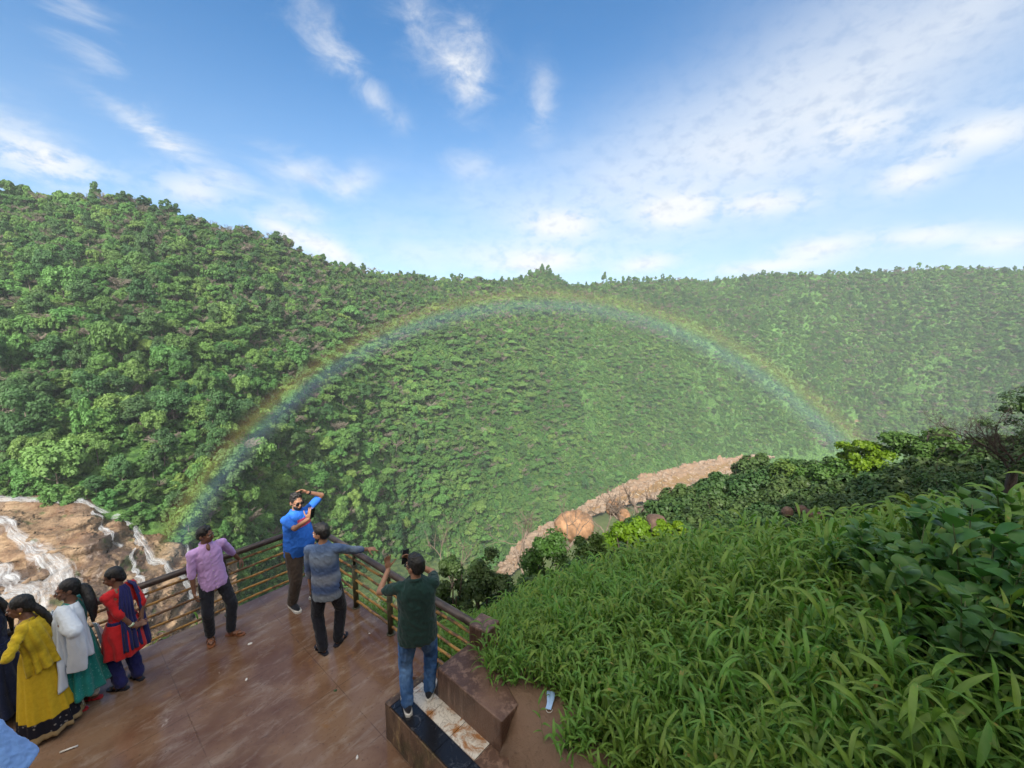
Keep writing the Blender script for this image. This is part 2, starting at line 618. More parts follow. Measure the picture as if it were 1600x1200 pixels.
surf(t, out, col, 0.8, t.bump(t.noise(v, 0.4, 6), 0.8, 1.0), 0.2)
tag(mk('river_bed', RB.reshape(-1, 3), grid_faces(200, 60), m_bed, smooth=True), None, None, None, 'structure')
WB = RC[14:, None, :] + side * (np.linspace(-1, 1, 12)[None, :, None] * RW[14:, None, None] * 0.62 + 0.22 * RW[14:, None, None])
WB[..., 2] = ZR - 0.35
m_wat, t, out = new_mat('muddy_river_water')
v = t.pos()
foam = t.step(t.noise(t.mapping(v, (0.9, 0.35, 1)), 0.35, 6, 0.7), 0.57, 0.66)
col = t.mix(foam, t.mix(t.noise(v, 0.05, 3), (0.20, 0.115, 0.05), (0.28, 0.17, 0.08)), (0.50, 0.45, 0.38))
surf(t, out, col, t.mix(foam, (0.12,) * 3, (0.7,) * 3), t.bump(t.noise(v, 0.8, 4), 0.3, 0.3), 0.5)
tag(mk('river_water', WB.reshape(-1, 3), grid_faces(186, 12), m_wat, smooth=True), None, None, None, 'structure')

# ---- rock shelf of the waterfall, at the left: columns of (photo y, distance)
ROCK = {
    -160: [(762, 96), (772, 90), (800, 82), (850, 74), (900, 69), (950, 65), (1010, 61), (1100, 59)],
    0: [(765, 96), (776, 90), (792, 85), (850, 77), (900, 72), (950, 67), (1010, 63), (1120, 61)],
    60: [(768, 96), (780, 90), (796, 85), (850, 77), (900, 73), (950, 68), (1010, 64), (1120, 62)],
    130: [(770, 97), (784, 91), (802, 86), (850, 79), (895, 75), (945, 70), (1010, 66), (1120, 64)],
    200: [(790, 98), (806, 93), (826, 88), (860, 83), (900, 78), (945, 74), (1010, 70), (1120, 67)],
    260: [(808, 100), (826, 95), (846, 90), (872, 86), (905, 82), (945, 79), (1010, 75), (1130, 72)],
    310: [(825, 101), (842, 97), (862, 93), (888, 90), (920, 87), (955, 84), (1015, 80), (1130, 77)],
    370: [(855, 106), (880, 102), (905, 98), (935, 95), (960, 92), (990, 89), (1040, 85), (1140, 80)],
}
kx = np.array(sorted(ROCK), float)
NRU, NRV = 230, 190
rux = np.linspace(-160, 370, NRU)
rtv = np.linspace(0, 7, NRV)
ry7 = np.array([[p[0] for p in ROCK[int(x)]] for x in kx], float)
rd7 = np.array([[p[1] for p in ROCK[int(x)]] for x in kx], float)
cy = np.array([smooth_interp(rux, kx, ry7[:, k]) for k in range(8)])
cd = np.array([smooth_interp(rux, kx, rd7[:, k]) for k in range(8)])
RP = np.zeros((NRU, NRV, 3))
for i in range(NRU):
    yy = smooth_interp(rtv, np.arange(8.0), cy[:, i])
    dd = smooth_interp(rtv, np.arange(8.0), cd[:, i])
    ry_ = -(yy - 600) / FPX
    c, s = math.cos(PITCH), math.sin(PITCH)
    r = np.stack([np.full(NRV, (rux[i] - 800) / FPX), c + ry_ * s, -s + ry_ * c], 1)
    RP[i] = CAM + r * (dd / r[:, 1])[:, None]
base_rp = RP.copy()
# ledges: heights snapped towards bedding planes that dip a little, with joints cut across them
bed = RP[..., 2] + 0.05 * RP[..., 0] + 0.9 * fbm(RP[..., 0] / 14, RP[..., 1] / 14, 0, 3, 31)
per = 3.1
fr = (bed / per) - np.floor(bed / per)
stp = np.where(fr < 0.72, fr * 0.15, 0.108 + (fr - 0.72) * 3.186)
cut = np.clip((rtv[None, :] - 0.6), 0, 1)
RP[..., 2] += cut * (stp - fr) * per * 0.85
RP[..., 2] += cut * (0.9 * fbm(RP[..., 0] / 5, RP[..., 1] / 5, RP[..., 2] / 5, 4, 33))
blk = fbm(RP[..., 0] / 2.2, RP[..., 1] / 2.2, RP[..., 2] / 1.1, 3, 35)
RP[..., 1] += cut * (0.9 * np.round(blk * 2.2) / 2.2 + .2 * blk)
RP[..., 0] += cut * 0.35 * fbm(RP[..., 0] / 3, RP[..., 1] / 3, RP[..., 2] / 1.5, 3, 37)
m_rock, t, out = new_mat('tan_waterfall_rock')
v = t.pos()
lay = t.noise(t.mapping(v, (0.12, 0.12, 1.3)), 1.0, 6, 0.6, 0.4)
n1 = t.noise(v, 0.22, 6, 0.6)
col = t.mix(t.step(lay, 0.35, 0.65), (0.130, 0.084, 0.048), (0.25, 0.175, 0.108))
col = t.mix(t.step(n1, 0.48, 0.68), col, (0.12, 0.068, 0.038))
sx = t.n('ShaderNodeSeparateXYZ', i_0=v)
wet = t.math('MULTIPLY', t.step(t.noise(t.mapping(v, (0.14, 0.14, 0.03)), 1.0, 4, 0.6, 0.5), 0.48, 0.62), t.step(sx.outputs[2], -30.0, -39.0))
col = t.mix(wet, col, (0.075, 0.050, 0.036))
crk = t.n('ShaderNodeTexVoronoi', feature='DISTANCE_TO_EDGE', i_Scale=0.30, i_Vector=t.mapping(v, (0.35, 0.35, 2.2)), i_Randomness=1.0)
lines = t.math('MULTIPLY', t.step(crk.outputs['Distance'], 0.0, 0.03, 0.8, 0.0), t.step(t.noise(v, .3, 4), .42, .58))
strat = t.noise(t.mapping(v, (0.05, 0.05, 3.2)), 1.0, 5, 0.7, 0.6)
col = t.mix(t.math('MULTIPLY', t.step(strat, .56, .64), .7), col, (0.085, 0.052, 0.032))
col = t.mix(lines, col, (0.05, 0.032, 0.02))
col = t.mix(t.math('MULTIPLY', t.step(t.noise(v, 0.35, 5), 0.60, 0.68), 0.7), col, (0.05, 0.07, 0.02))
surf(t, out, col, t.mix(wet, (0.8,) * 3, (0.3,) * 3), t.bump(t.noise(v, 1.3, 6), 0.7, 0.5), 0.35)
rock = mk('rock_cliff', RP.reshape(-1, 3), grid_faces(NRU, NRV), m_rock, smooth=False)
tag(rock, None, None, None, 'structure')


def rock_at(px, py):
    """point of the rock surface whose base projects to the pixel"""
    i = np.interp(px, rux, np.arange(NRU))
    i0 = int(np.clip(round(i), 0, NRU - 1))
    yy = smooth_interp(rtv, np.arange(8.0), cy[:, i0])
    j = np.interp(py, yy, np.arange(NRV))
    j0 = int(np.clip(round(j), 0, NRV - 1))
    return RP[i0, j0]


m_fall, t, out = new_mat('white_falling_water')
v = t.obj()
uvn = t.n('ShaderNodeUVMap').outputs[0]
st = t.noise(t.mapping(uvn, (6.0, 0.55, 1)), 3.0, 7, 0.62, 0.5)
st2 = t.noise(t.mapping(uvn, (2.0, 0.8, 1)), 2.5, 6, 0.65, 0.8)
su = t.n('ShaderNodeSeparateXYZ', i_0=uvn)
ed = t.math('SUBTRACT', 1.0, t.math('ABSOLUTE', t.math('SUBTRACT', t.math('MULTIPLY', su.outputs[0], 2.0), 1.0)))
a = t.math('ADD', t.math('MULTIPLY', t.step(ed, 0.0, 0.65), 0.75), t.math('SUBTRACT', t.math('ADD', st, st2), 1.02))
alpha = t.step(a, 0.30, 1.25, 0.0, 0.92)
surf(t, out, t.mix(st, (0.23, 0.25, 0.285), (0.40, 0.415, 0.435)), 0.6, t.bump(st2, 0.5, 0.3), 0.3, alpha=alpha)


def waterfall(path, widths, label, n=60, k=12, lift=0.35):
    q = np.linspace(0, len(path) - 1, n)
    P = np.array([rock_at(*p) for p in [(np.interp(a_, range(len(path)), [p[0] for p in path]), np.interp(a_, range(len(path)), [p[1] for p in path])) for a_ in q]])
    for _ in range(4):
        P[1:-1] = (P[:-2] + 2 * P[1:-1] + P[2:]) / 4
    w = np.interp(q, range(len(path)), widths)
    view = nrm(P - CAM)if False else (P - CAM) / np.linalg.norm(P - CAM, axis=1)[:, None]
    T = np.gradient(P, axis=0)
    sd = np.cross(T, np.array([0, -0.75, 0.66]))
    sd /= np.linalg.norm(sd, axis=1)[:, None]
    s_ = np.linspace(-1, 1, k)
    wd = w / FPX * np.linalg.norm(P - CAM, axis=1)
    V = P[:, None, :] + sd[:, None, :] * (s_[None, :, None] * wd[:, None, None] * 0.5)
    nout = np.array([0, -0.75, 0.66])
    bulge = lift + 0.35 * (1 - s_[None, :] ** 2) + 0.25 * fbm(V[..., 0] / 1.5, V[..., 1] / 1.5, V[..., 2] / 2.5, 3, 41)
    V += nout * bulge[..., None]
    o = mk('waterfall', V.reshape(-1, 3), grid_faces(n, k), m_fall, smooth=True)
    uv = o.data.uv_layers.new(name='UVMap')
    L = np.r_[0, np.cumsum(np.linalg.norm(np.diff(P, axis=0), axis=1))]
    UU = np.stack(np.broadcast_arrays(((s_ + 1) / 2)[None, :], (L / 6.0)[:, None]), 2).reshape(-1, 2)
    li = np.zeros(len(o.data.loops), dtype=np.int32)
    o.data.loops.foreach_get('vertex_index', li)
    uv.data.foreach_set('uv', UU[li].astype(np.float32).ravel())
    tag(o, label, 'waterfall')
    return o


waterfall([(-60, 772), (0, 777), (70, 781), (135, 784)], [9, 10, 9, 10], 'thin white sheet of river running along the top of the rock shelf', lift=0.3)
waterfall([(128, 782), (165, 796), (200, 815), (222, 838), (238, 862), (262, 890), (285, 905), (305, 940)], [7, 10, 15, 18, 15, 13, 20, 24], 'narrow white cascade down the right side of the tan rock shelf')
waterfall([(-15, 800), (15, 820), (45, 842), (72, 868), (98, 895), (108, 930), (105, 1000)], [9, 14, 20, 32, 46, 52, 55], 'wide white cascade pouring down the middle of the tan rock shelf')
waterfall([(-30, 870), (5, 885), (22, 915), (45, 930), (50, 965), (40, 1030)], [20, 26, 32, 46, 60, 75], 'broad misty cascade at the left edge of the rock shelf')
waterfall([(150, 796), (162, 815), (172, 836), (186, 850)], [5, 9, 10, 6], 'short trickle of water left of the narrow cascade')
waterfall([(278, 828), (290, 842), (299, 862), (300, 880)], [5, 7, 8, 9], 'small far waterfall on the rock beside the green trees')
waterfall([(205, 858), (216, 885), (222, 915), (226, 940)], [6, 10, 12, 14], 'faint veil of water below the ledge of the narrow cascade')

# ================================================================== FOREST
def leaf_quads(P, N, size, r, fold=0.25):
    """one leaf-like folded quad for each point P with normal N"""
    n = len(P)
    N = N / (np.linalg.norm(N, axis=1)[:, None] + 1e-9)
    a = r.normal(size=(n, 3))
    T = np.cross(N, a)
    T /= np.linalg.norm(T, axis=1)[:, None] + 1e-9
    B = np.cross(N, T)
    s = size[:, None]
    V = np.stack([P - T * s, P + B * s * 0.62 + N * s * fold, P + T * s, P - B * s * 0.62 + N * s * fold], 1).reshape(-1, 3)
    F = np.arange(4 * n).reshape(n, 4)
    return V, F


def crown_mesh(r, R, H, zc, nclump, nleaf, leaf, cr=(0.24, 0.40), flat=0.8, top=1.0, jit=.70):
    """crown of many leaf clumps spread through a domed volume; returns V, F"""
    PV, PN, PS = [], [], []
    for c in range(nclump):
        th = r.uniform(0, 2 * np.pi)
        u = r.uniform(-0.55, 1.0)
        q = math.sqrt(max(0, 1 - u * u))
        k = r.uniform(0.45, 0.88)
        cc = np.array([math.cos(th) * q * R * k, math.sin(th) * q * R * k, zc + u * H * 0.5 * k * top])
        rc_ = R * r.uniform(*cr)
        d = r.normal(size=(nleaf, 3))
        d /= np.linalg.norm(d, axis=1)[:, None]
        d[:, 2] = np.where(d[:, 2] < -0.45, -d[:, 2], d[:, 2])
        jj = r.uniform(jit, 1.12, nleaf)
        PV.append(cc + d * rc_ * jj[:, None] * np.array([1, 1, flat]))
        PN.append(d + r.normal(size=(nleaf, 3)) * 0.45 + np.array([0, 0, 0.35]))
        PS.append(leaf * r.uniform(0.6, 1.25, nleaf))
    return leaf_quads(np.concatenate(PV), np.concatenate(PN), np.concatenate(PS), r)


def trunk_mesh(r, h, rad0, limbs=4, spread=2.0, top=0.95):
    mb = MB()
    bend = r.normal(size=2) * 0.06 * h
    P = [np.array([bend[0] * t_ * t_, bend[1] * t_ * t_, h * t_ - 0.6 * (t_ == 0)]) for t_ in np.linspace(0, 1, 6)]
    mb.tube(P, np.linspace(rad0, rad0 * 0.35, 6), 7)
    for i in range(limbs):
        k = r.uniform(0.45, 0.85)
        p = np.array([bend[0] * k * k, bend[1] * k * k, h * k])
        a = r.uniform(0, 2 * np.pi)
        dv = np.array([math.cos(a) * spread, math.sin(a) * spread, r.uniform(0.5, 1.1) * spread * 0.8])
        mb.tube([p, p + dv * 0.5 + np.array([0, 0, -0.1 * spread]), p + dv], [rad0 * 0.45, rad0 * 0.3, rad0 * 0.12], 5)
    return np.concatenate(mb.V), mb.F


def foliage_mat(name, dark, light, hue=0.03, sat=1.0, trans=0.25, obj_var=0.62, nscale=0.6, rough=0.6, dead=None):
    m, t, out = new_mat(name)
    oi = t.n('ShaderNodeObjectInfo').outputs['Random']
    v = t.pos()
    nz = t.noise(v, nscale, 4)
    f = t.math('ADD', t.math('MULTIPLY', t.step(nz, 0.3, 0.7), 1 - obj_var), t.math('MULTIPLY', oi, obj_var))
    stand = t.step(t.noise(v, 0.022, 4, .6), 0.36, 0.66)
    f = t.math('MULTIPLY', f, t.math('ADD', .45, t.math('MULTIPLY', stand, .75)))
    col = t.mix(f, dark, light)
    if dead:
        col = t.mix(t.math('MULTIPLY', t.step(t.noise(v, 11, 3), .64, .72), .8), col, dead)
    h = t.math('ADD', 0.5 - hue, t.math('MULTIPLY', t.math('FRACT', t.math('MULTIPLY', oi, 7.31)), 2 * hue))
    col = t.n('ShaderNodeHueSaturation', i_Hue=h, i_Saturation=sat, i_Value=1.0, i_Color=col).outputs[0]
    b = t.n('ShaderNodeBsdfPrincipled')
    t.set(b.inputs['Base Color'], col)
    t.set(b.inputs['Roughness'], rough)
    t.set(b.inputs['Specular IOR Level'], 0.25)
    tr = t.n('ShaderNodeBsdfTranslucent', i_Color=t.mix(1.0, col, (1.0, 1.25, 0.55), 'MULTIPLY'))
    mx = t.n('ShaderNodeMixShader', i_0=trans, i_1=b.outputs[0], i_2=tr.outputs[0])
    t.t.links.new(mx.outputs[0], out.inputs['Surface'])
    return m


m_leaf = foliage_mat('forest_leaves', (0.046, 0.116, 0.028), (0.150, 0.278, 0.070), 0.022)
m_leaf_dark = foliage_mat('dark_forest_leaves', (0.032, 0.086, 0.030), (0.095, 0.182, 0.056), 0.016)
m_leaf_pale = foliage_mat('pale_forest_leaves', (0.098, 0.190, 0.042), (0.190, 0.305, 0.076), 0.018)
m_dry = foliage_mat('dry_twigs', (0.120, 0.102, 0.078), (0.215, 0.185, 0.145), 0.012, 0.95, 0.05)
m_bark = plain('pale_bark', (0.14, 0.12, 0.095), 0.85, 0.35, 3.0, 0.5, 12.0)
m_bark_dark = plain('dark_bark', (0.075, 0.058, 0.046), 0.85, 0.35, 3.0, 0.5, 12.0)

# kinds: (name, radius, height of crown, crown centre, clumps, leaves, leaf, flat, material, trunk height, label)
KINDS = [
    ('broadleaf_tree', 4.3, 7.8, 6.2, 30, 230, 0.34, .78, m_leaf, 6.0, 'rounded mid green broadleaf tree in the forest across the gorge'),
    ('broadleaf_tree', 3.7, 9.8, 7.2, 32, 220, 0.32, .85, m_leaf_dark, 7.5, 'tall dark green tree in the forest across the gorge'),
    ('flat_topped_tree', 5.4, 3.6, 6.6, 30, 200, 0.33, .45, m_leaf, 6.6, 'flat topped spreading green tree in the forest across the gorge'),
    ('broadleaf_tree', 3.6, 6.8, 5.2, 28, 220, 0.31, .80, m_leaf_pale, 5.0, 'bright yellow green leafy tree in the forest across the gorge'),
    ('broadleaf_tree', 2.9, 8.0, 5.2, 24, 220, 0.29, .95, m_leaf, 5.0, 'narrow vine draped green tree in the forest across the gorge'),
    ('dry_tree', 4.6, 2.8, 6.0, 0, 0, 0.0, .4, m_dry, 5.5, 'leafless grey brown spreading tree in the forest across the gorge'),
]


def dry_crown(r, R, zc, n=22):
    mb = MB()
    for i in range(n):
        a = r.uniform(0, 2 * np.pi)
        L = R * r.uniform(0.45, 1.0)
        p0 = np.array([0, 0, zc - 2.2 + r.uniform(0, 1.4)])
        p2 = np.array([math.cos(a) * L, math.sin(a) * L, zc + r.uniform(-0.2, 1.1)])
        p1 = (p0 + p2) / 2 + np.array([0, 0, -0.25])
        mb.tube([p0, p1, p2], [0.14, 0.10, 0.05], 4)
        for j in range(9):
            k = r.uniform(0.35, 1)
            q = p1 + (p2 - p1) * k
            b = a + r.uniform(-1.2, 1.2)
            l2 = r.uniform(0.6, 1.6)
            e = q + np.array([math.cos(b) * l2, math.sin(b) * l2, r.uniform(0, .5)])
            mb.tube([q, (q + e) / 2 + np.array([0, 0, .08]), e], [0.055, 0.045, 0.025], 3)
    return np.concatenate(mb.V), mb.F


PROTO = []      # (crown mesh, trunk mesh, merged mesh) for each kind and variant
for ki, (nm, R, H, zc, nc, nl, lf, fl, mt, th, lab) in enumerate(KINDS):
    for var in range(2 if ki != 5 else 2):
        r = np.random.default_rng(100 + ki * 10 + var)
        if ki == 5:
            V, F = dry_crown(r, R, zc)
        else:
            V, F = crown_mesh(r, R, H, zc, nc, nl, lf, (.18, .42), flat=fl, jit=.5)
        co = mk('crown', V, F, mt)
        TV, TF = trunk_mesh(r, th, 0.24, 4, R * 0.45)
        to = mk('trunk', TV, TF, m_bark, smooth=True)
        # a lighter merged copy for the far mass of the wood
        if ki == 5:
            V2, F2 = V, F
        else:
            V2, F2 = crown_mesh(r, R, H, zc, max(12, nc * 2 // 3), max(40, nl * 3 // 8), lf * 1.7, flat=fl)
        allV = np.concatenate([V2, TV])
        F2l = [tuple(int(i) for i in f) for f in F2]
        fo = mk('forest_tree', allV, F2l + [tuple(i + len(V2) for i in f) for f in TF], mats=[mt, m_bark], midx=[0] * len(F2l) + [1] * len(TF))
        for o in (co, to, fo):
            COL.objects.unlink(o)
        PROTO.append((ki, co, to, fo))

# shrub for the gaps between the trees
shr = np.random.default_rng(55)
V, F = crown_mesh(shr, 1.9, 3.4, 1.4, 13, 60, 0.36, flat=0.95)
shrub = mk('shrub', V, F, m_leaf)
COL.objects.unlink(shrub)


def scatter(n, seed, lo=0.75, hi=6.0):
    """n points spread evenly by area over the far hillside"""
    r = np.random.default_rng(seed)
    P = HP
    a = P[1:, :-1] - P[:-1, :-1]
    b = P[:-1, 1:] - P[:-1, :-1]
    area = np.linalg.norm(np.cross(a, b), axis=2)
    tt = tv[:-1]
    area = area * ((tt > lo) & (tt < hi))[None, :]
    pr = (area / area.sum()).ravel()
    idx = r.choice(len(pr), n, p=pr)
    i, j = np.unravel_index(idx, area.shape)
    u, w = r.random(n)[:, None], r.random(n)[:, None]
    return (P[i, j] * (1 - u) * (1 - w) + P[i + 1, j] * u * (1 - w) + P[i, j + 1] * (1 - u) * w + P[i + 1, j + 1] * u * w)


def gn_scatter(name, pts, idx, rot, scl, protos, mat_note=None):
    """one object that instances the protos on points"""
    me = bpy.data.meshes.new(name)
    me.vertices.add(len(pts))
    me.vertices.foreach_set('co', np.asarray(pts, np.float32).ravel())
    for nm_, typ, dat in (('pick', 'INT', np.asarray(idx, np.int32)), ('turn', 'FLOAT_VECTOR', np.asarray(rot, np.float32).ravel()), ('size', 'FLOAT_VECTOR', np.asarray(scl, np.float32).ravel())):
        at = me.attributes.new(nm_, typ, 'POINT')
        at.data.foreach_set('value' if typ != 'FLOAT_VECTOR' else 'vector', dat)
    o = link(bpy.data.objects.new(name, me))
    ng = bpy.data.node_groups.new(name + '_nodes', 'GeometryNodeTree')
    ng.interface.new_socket('Geometry', in_out='INPUT', socket_type='NodeSocketGeometry')
    ng.interface.new_socket('Geometry', in_out='OUTPUT', socket_type='NodeSocketGeometry')
    gi, go = ng.nodes.new('NodeGroupInput'), ng.nodes.new('NodeGroupOutput')
    join = ng.nodes.new('GeometryNodeJoinGeometry')
    for p in protos:
        oi = ng.nodes.new('GeometryNodeObjectInfo')
        oi.inputs['Object'].default_value = p
        oi.inputs['As Instance'].default_value = True
        ng.links.new(oi.outputs['Geometry'], join.inputs[0])
    iop = ng.nodes.new('GeometryNodeInstanceOnPoints')
    iop.inputs['Pick Instance'].default_value = True
    def attr(n_, typ):
        a_ = ng.nodes.new('GeometryNodeInputNamedAttribute')
        a_.data_type = typ
        a_.inputs['Name'].default_value = n_
        return a_.outputs['Attribute']
    ng.links.new(gi.outputs[0], iop.inputs['Points'])
    ng.links.new(join.outputs[0], iop.inputs['Instance'])
    ng.links.new(attr('pick', 'INT'), iop.inputs['Instance Index'])
    e2r = ng.nodes.new('FunctionNodeEulerToRotation')
    ng.links.new(attr('turn', 'FLOAT_VECTOR'), e2r.inputs[0])
    ng.links.new(e2r.outputs[0], iop.inputs['Rotation'])
    ng.links.new(attr('size', 'FLOAT_VECTOR'), iop.inputs['Scale'])
    ng.links.new(iop.outputs[0], go.inputs[0])
    md = o.modifiers.new('scatter', 'NODES')
    md.node_group = ng
    return o


NT_ = 27000
tp = scatter(NT_, 11)
rk = np.random.default_rng(19)
crest = []
for k in range(2600):                       # the crest and the ground just behind it
    i = rk.integers(0, NU - 1)
    u_ = rk.random()
    a_, b_ = HALL[i, NV - 1 + rk.integers(0, 2)], HALL[i + 1, NV + rk.integers(0, 1)]
    q_ = HALL[i, NV - 1] * (1 - u_) + HALL[i, NV] * u_ if k % 3 else HALL[i, NV] * (1 - u_) + HALL[i, NV + 1] * u_
    crest.append(q_)
tp = np.concatenate([tp, np.array(crest)])
NT_ = len(tp)
r = np.random.default_rng(12)
px, py, fw = proj(tp + np.array([0, 0, 5.0]))
dens_n = fbm(tp[:, 0] / 60, tp[:, 1] / 60, 0, 3, 61)
# thin out: clearings of vines and scrub in the middle of the slope
keep = r.random(NT_) < np.interp(fw, [100, 200, 340], [.95, .95, .95]) * np.where((px > 560) & (px < 1250) & (py > 560), 0.80, 0.95) + 0.4 * dens_n
vine = (px > 520) & (px < 1260) & (py > 500) & (fbm(tp[:, 0] / 34 + 7, tp[:, 1] / 34, 0, 3, 63) > .18)
keep &= ~(vine & (r.random(NT_) < .78))
# keep the river and the rock shelf clear
onriver = np.zeros(NT_, bool)
for q, w_ in zip(RC[::3], RW[::3]):
    onriver |= (np.hypot(tp[:, 0] - q[0], tp[:, 1] - q[1]) < w_ * 1.0 + 3) & (tp[:, 2] < ZR + 14)
keep &= ~onriver
bx0, by0, bf0 = proj(tp)
keep &= ~((bx0 < 330) & (by0 > 776 + np.maximum(0, bx0 - 130) * 0.38))
tp, px, py, fw = tp[keep], px[keep], py[keep], fw[keep]
n = len(tp)
dry_n = fbm(tp[:, 0] / 45, tp[:, 1] / 45, 0, 2, 71)
pdry = np.where((px < 620), 0.055, 0.004) * (1 + 1.2 * dry_n)
kind = r.choice([0, 1, 2, 3, 4], n, p=[.40, .34, .08, .05, .13])
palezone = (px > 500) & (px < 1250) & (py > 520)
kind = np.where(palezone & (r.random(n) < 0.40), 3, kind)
kind = np.where(r.random(n) < pdry, 5, kind)
var = r.integers(0, 2, n)
size = np.clip(np.exp(r.normal(-.36, .30, n)), .38, 1.4) * np.interp(fw, [100, 180, 300, 520], [.92, .92, .82, .74])
size = np.where((px < 420) & (py < 400), np.minimum(size, .80), size)
rot = np.c_[r.normal(0, .06, n), r.normal(0, .06, n), r.uniform(0, 6.283, n)]
scl = np.c_[size * r.uniform(.88, 1.15, n), size * r.uniform(.88, 1.15, n), size * np.where(r.random(n) < .3, r.uniform(1.15, 1.6, n), r.uniform(.9, 1.25, n))]
inframe = (px > -20) & (px < 1620) & (py > 270) & (py < 900)
order = np.argsort(-np.where(inframe, size / fw, 0))
solo = set(order[:290].tolist())
tp[:, 2] -= np.where(kind == 5, .4, 1.1) * size
LOOK = ['on the steep left slope above the waterfall', 'on the slope inside the rainbow', 'on the right slope beyond the rainbow']
for k in order[:290]:
    k = int(k)
    ki = int(kind[k])
    _, co, to, fo = PROTO[ki * 2 + int(var[k])]
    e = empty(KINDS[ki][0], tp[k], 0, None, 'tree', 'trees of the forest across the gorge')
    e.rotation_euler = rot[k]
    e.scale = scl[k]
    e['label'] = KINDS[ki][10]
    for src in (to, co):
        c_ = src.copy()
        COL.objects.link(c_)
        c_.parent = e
rest = np.array([k for k in range(n) if k not in solo])
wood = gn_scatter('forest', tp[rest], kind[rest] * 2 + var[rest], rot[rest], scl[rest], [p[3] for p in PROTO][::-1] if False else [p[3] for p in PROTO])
tag(wood, 'forest of many small trees covering the far hills', 'forest', None, 'stuff')
# pale broken rock strewn over the river bed
m_pale, t, out = new_mat('pale_river_boulder')
v = t.pos()
surf(t, out, t.mix(t.noise(v, .45, 5), (0.13, 0.085, 0.055), (0.31, 0.24, 0.18)), .85, t.bump(t.noise(v, 1.5, 5), .6, .5), .2)
rb_protos = []
for k in range(3):
    mb = MB()
    mb.ell((0, 0, 0), (1.2, .9, .65), None, 12, 8)
    V = np.concatenate(mb.V)
    V *= (1 + .30 * fbm(V[:, 0] * 1.3 + k * 5, V[:, 1] * 1.3, V[:, 2] * 1.3, 3, 500 + k))[:, None]
    o = mk('river_rock', V, mb.F, m_pale)
    COL.objects.unlink(o)
    rb_protos.append(o)
nb = 1500
rr_ = np.random.default_rng(77)
ib = rr_.integers(4, 198, nb)
sb = np.clip(rr_.choice([-1, 1], nb) * rr_.beta(2.2, 1.3, nb), -.98, .98)
pb = RC[ib] + side * (sb * RW[ib])[:, None] + rr_.normal(0, 1.0, (nb, 3)) * (1, 1, 0)
pb[:, 2] = ZR - .6 + 3.6 * np.abs(sb) ** 2 - np.maximum(0, np.abs(sb) - .86) * 8
zb = np.exp(rr_.normal(.1, .5, nb))
rub = gn_scatter('river_rubble', pb, rr_.integers(0, 3, nb), rr_.uniform(0, 6.28, (nb, 3)) * (.1, .1, 1), np.c_[zb, zb, zb], rb_protos)
tag(rub, 'pale broken rocks strewn over the river bed', 'rocks', None, 'stuff')
# undergrowth between the trees
sp_ = scatter(40000, 13, 0.45)
spx, spy, sfw = proj(sp_)
ok = ~((spx < 330) & (spy > 798 + np.maximum(0, spx - 130) * 0.40))
for q, w_ in zip(RC[::3], RW[::3]):
    ok &= ~((np.hypot(sp_[:, 0] - q[0], sp_[:, 1] - q[1]) < w_ * 0.72) & (sp_[:, 2] < ZR + 12))
ok &= fbm(sp_[:, 0] / 30, sp_[:, 1] / 30, 0, 3, 81) > -0.8
sp_ = sp_[ok]
n2_ = len(sp_)
s2 = r.uniform(0.6, 1.4, n2_)
under = gn_scatter('undergrowth', sp_, np.zeros(n2_), np.c_[np.zeros(n2_), np.zeros(n2_), r.uniform(0, 6.28, n2_)], np.c_[s2, s2, s2 * r.uniform(.6, 1.1, n2_)], [shrub])
tag(under, 'shrubs and vines growing between the forest trees', 'undergrowth', None, 'stuff')
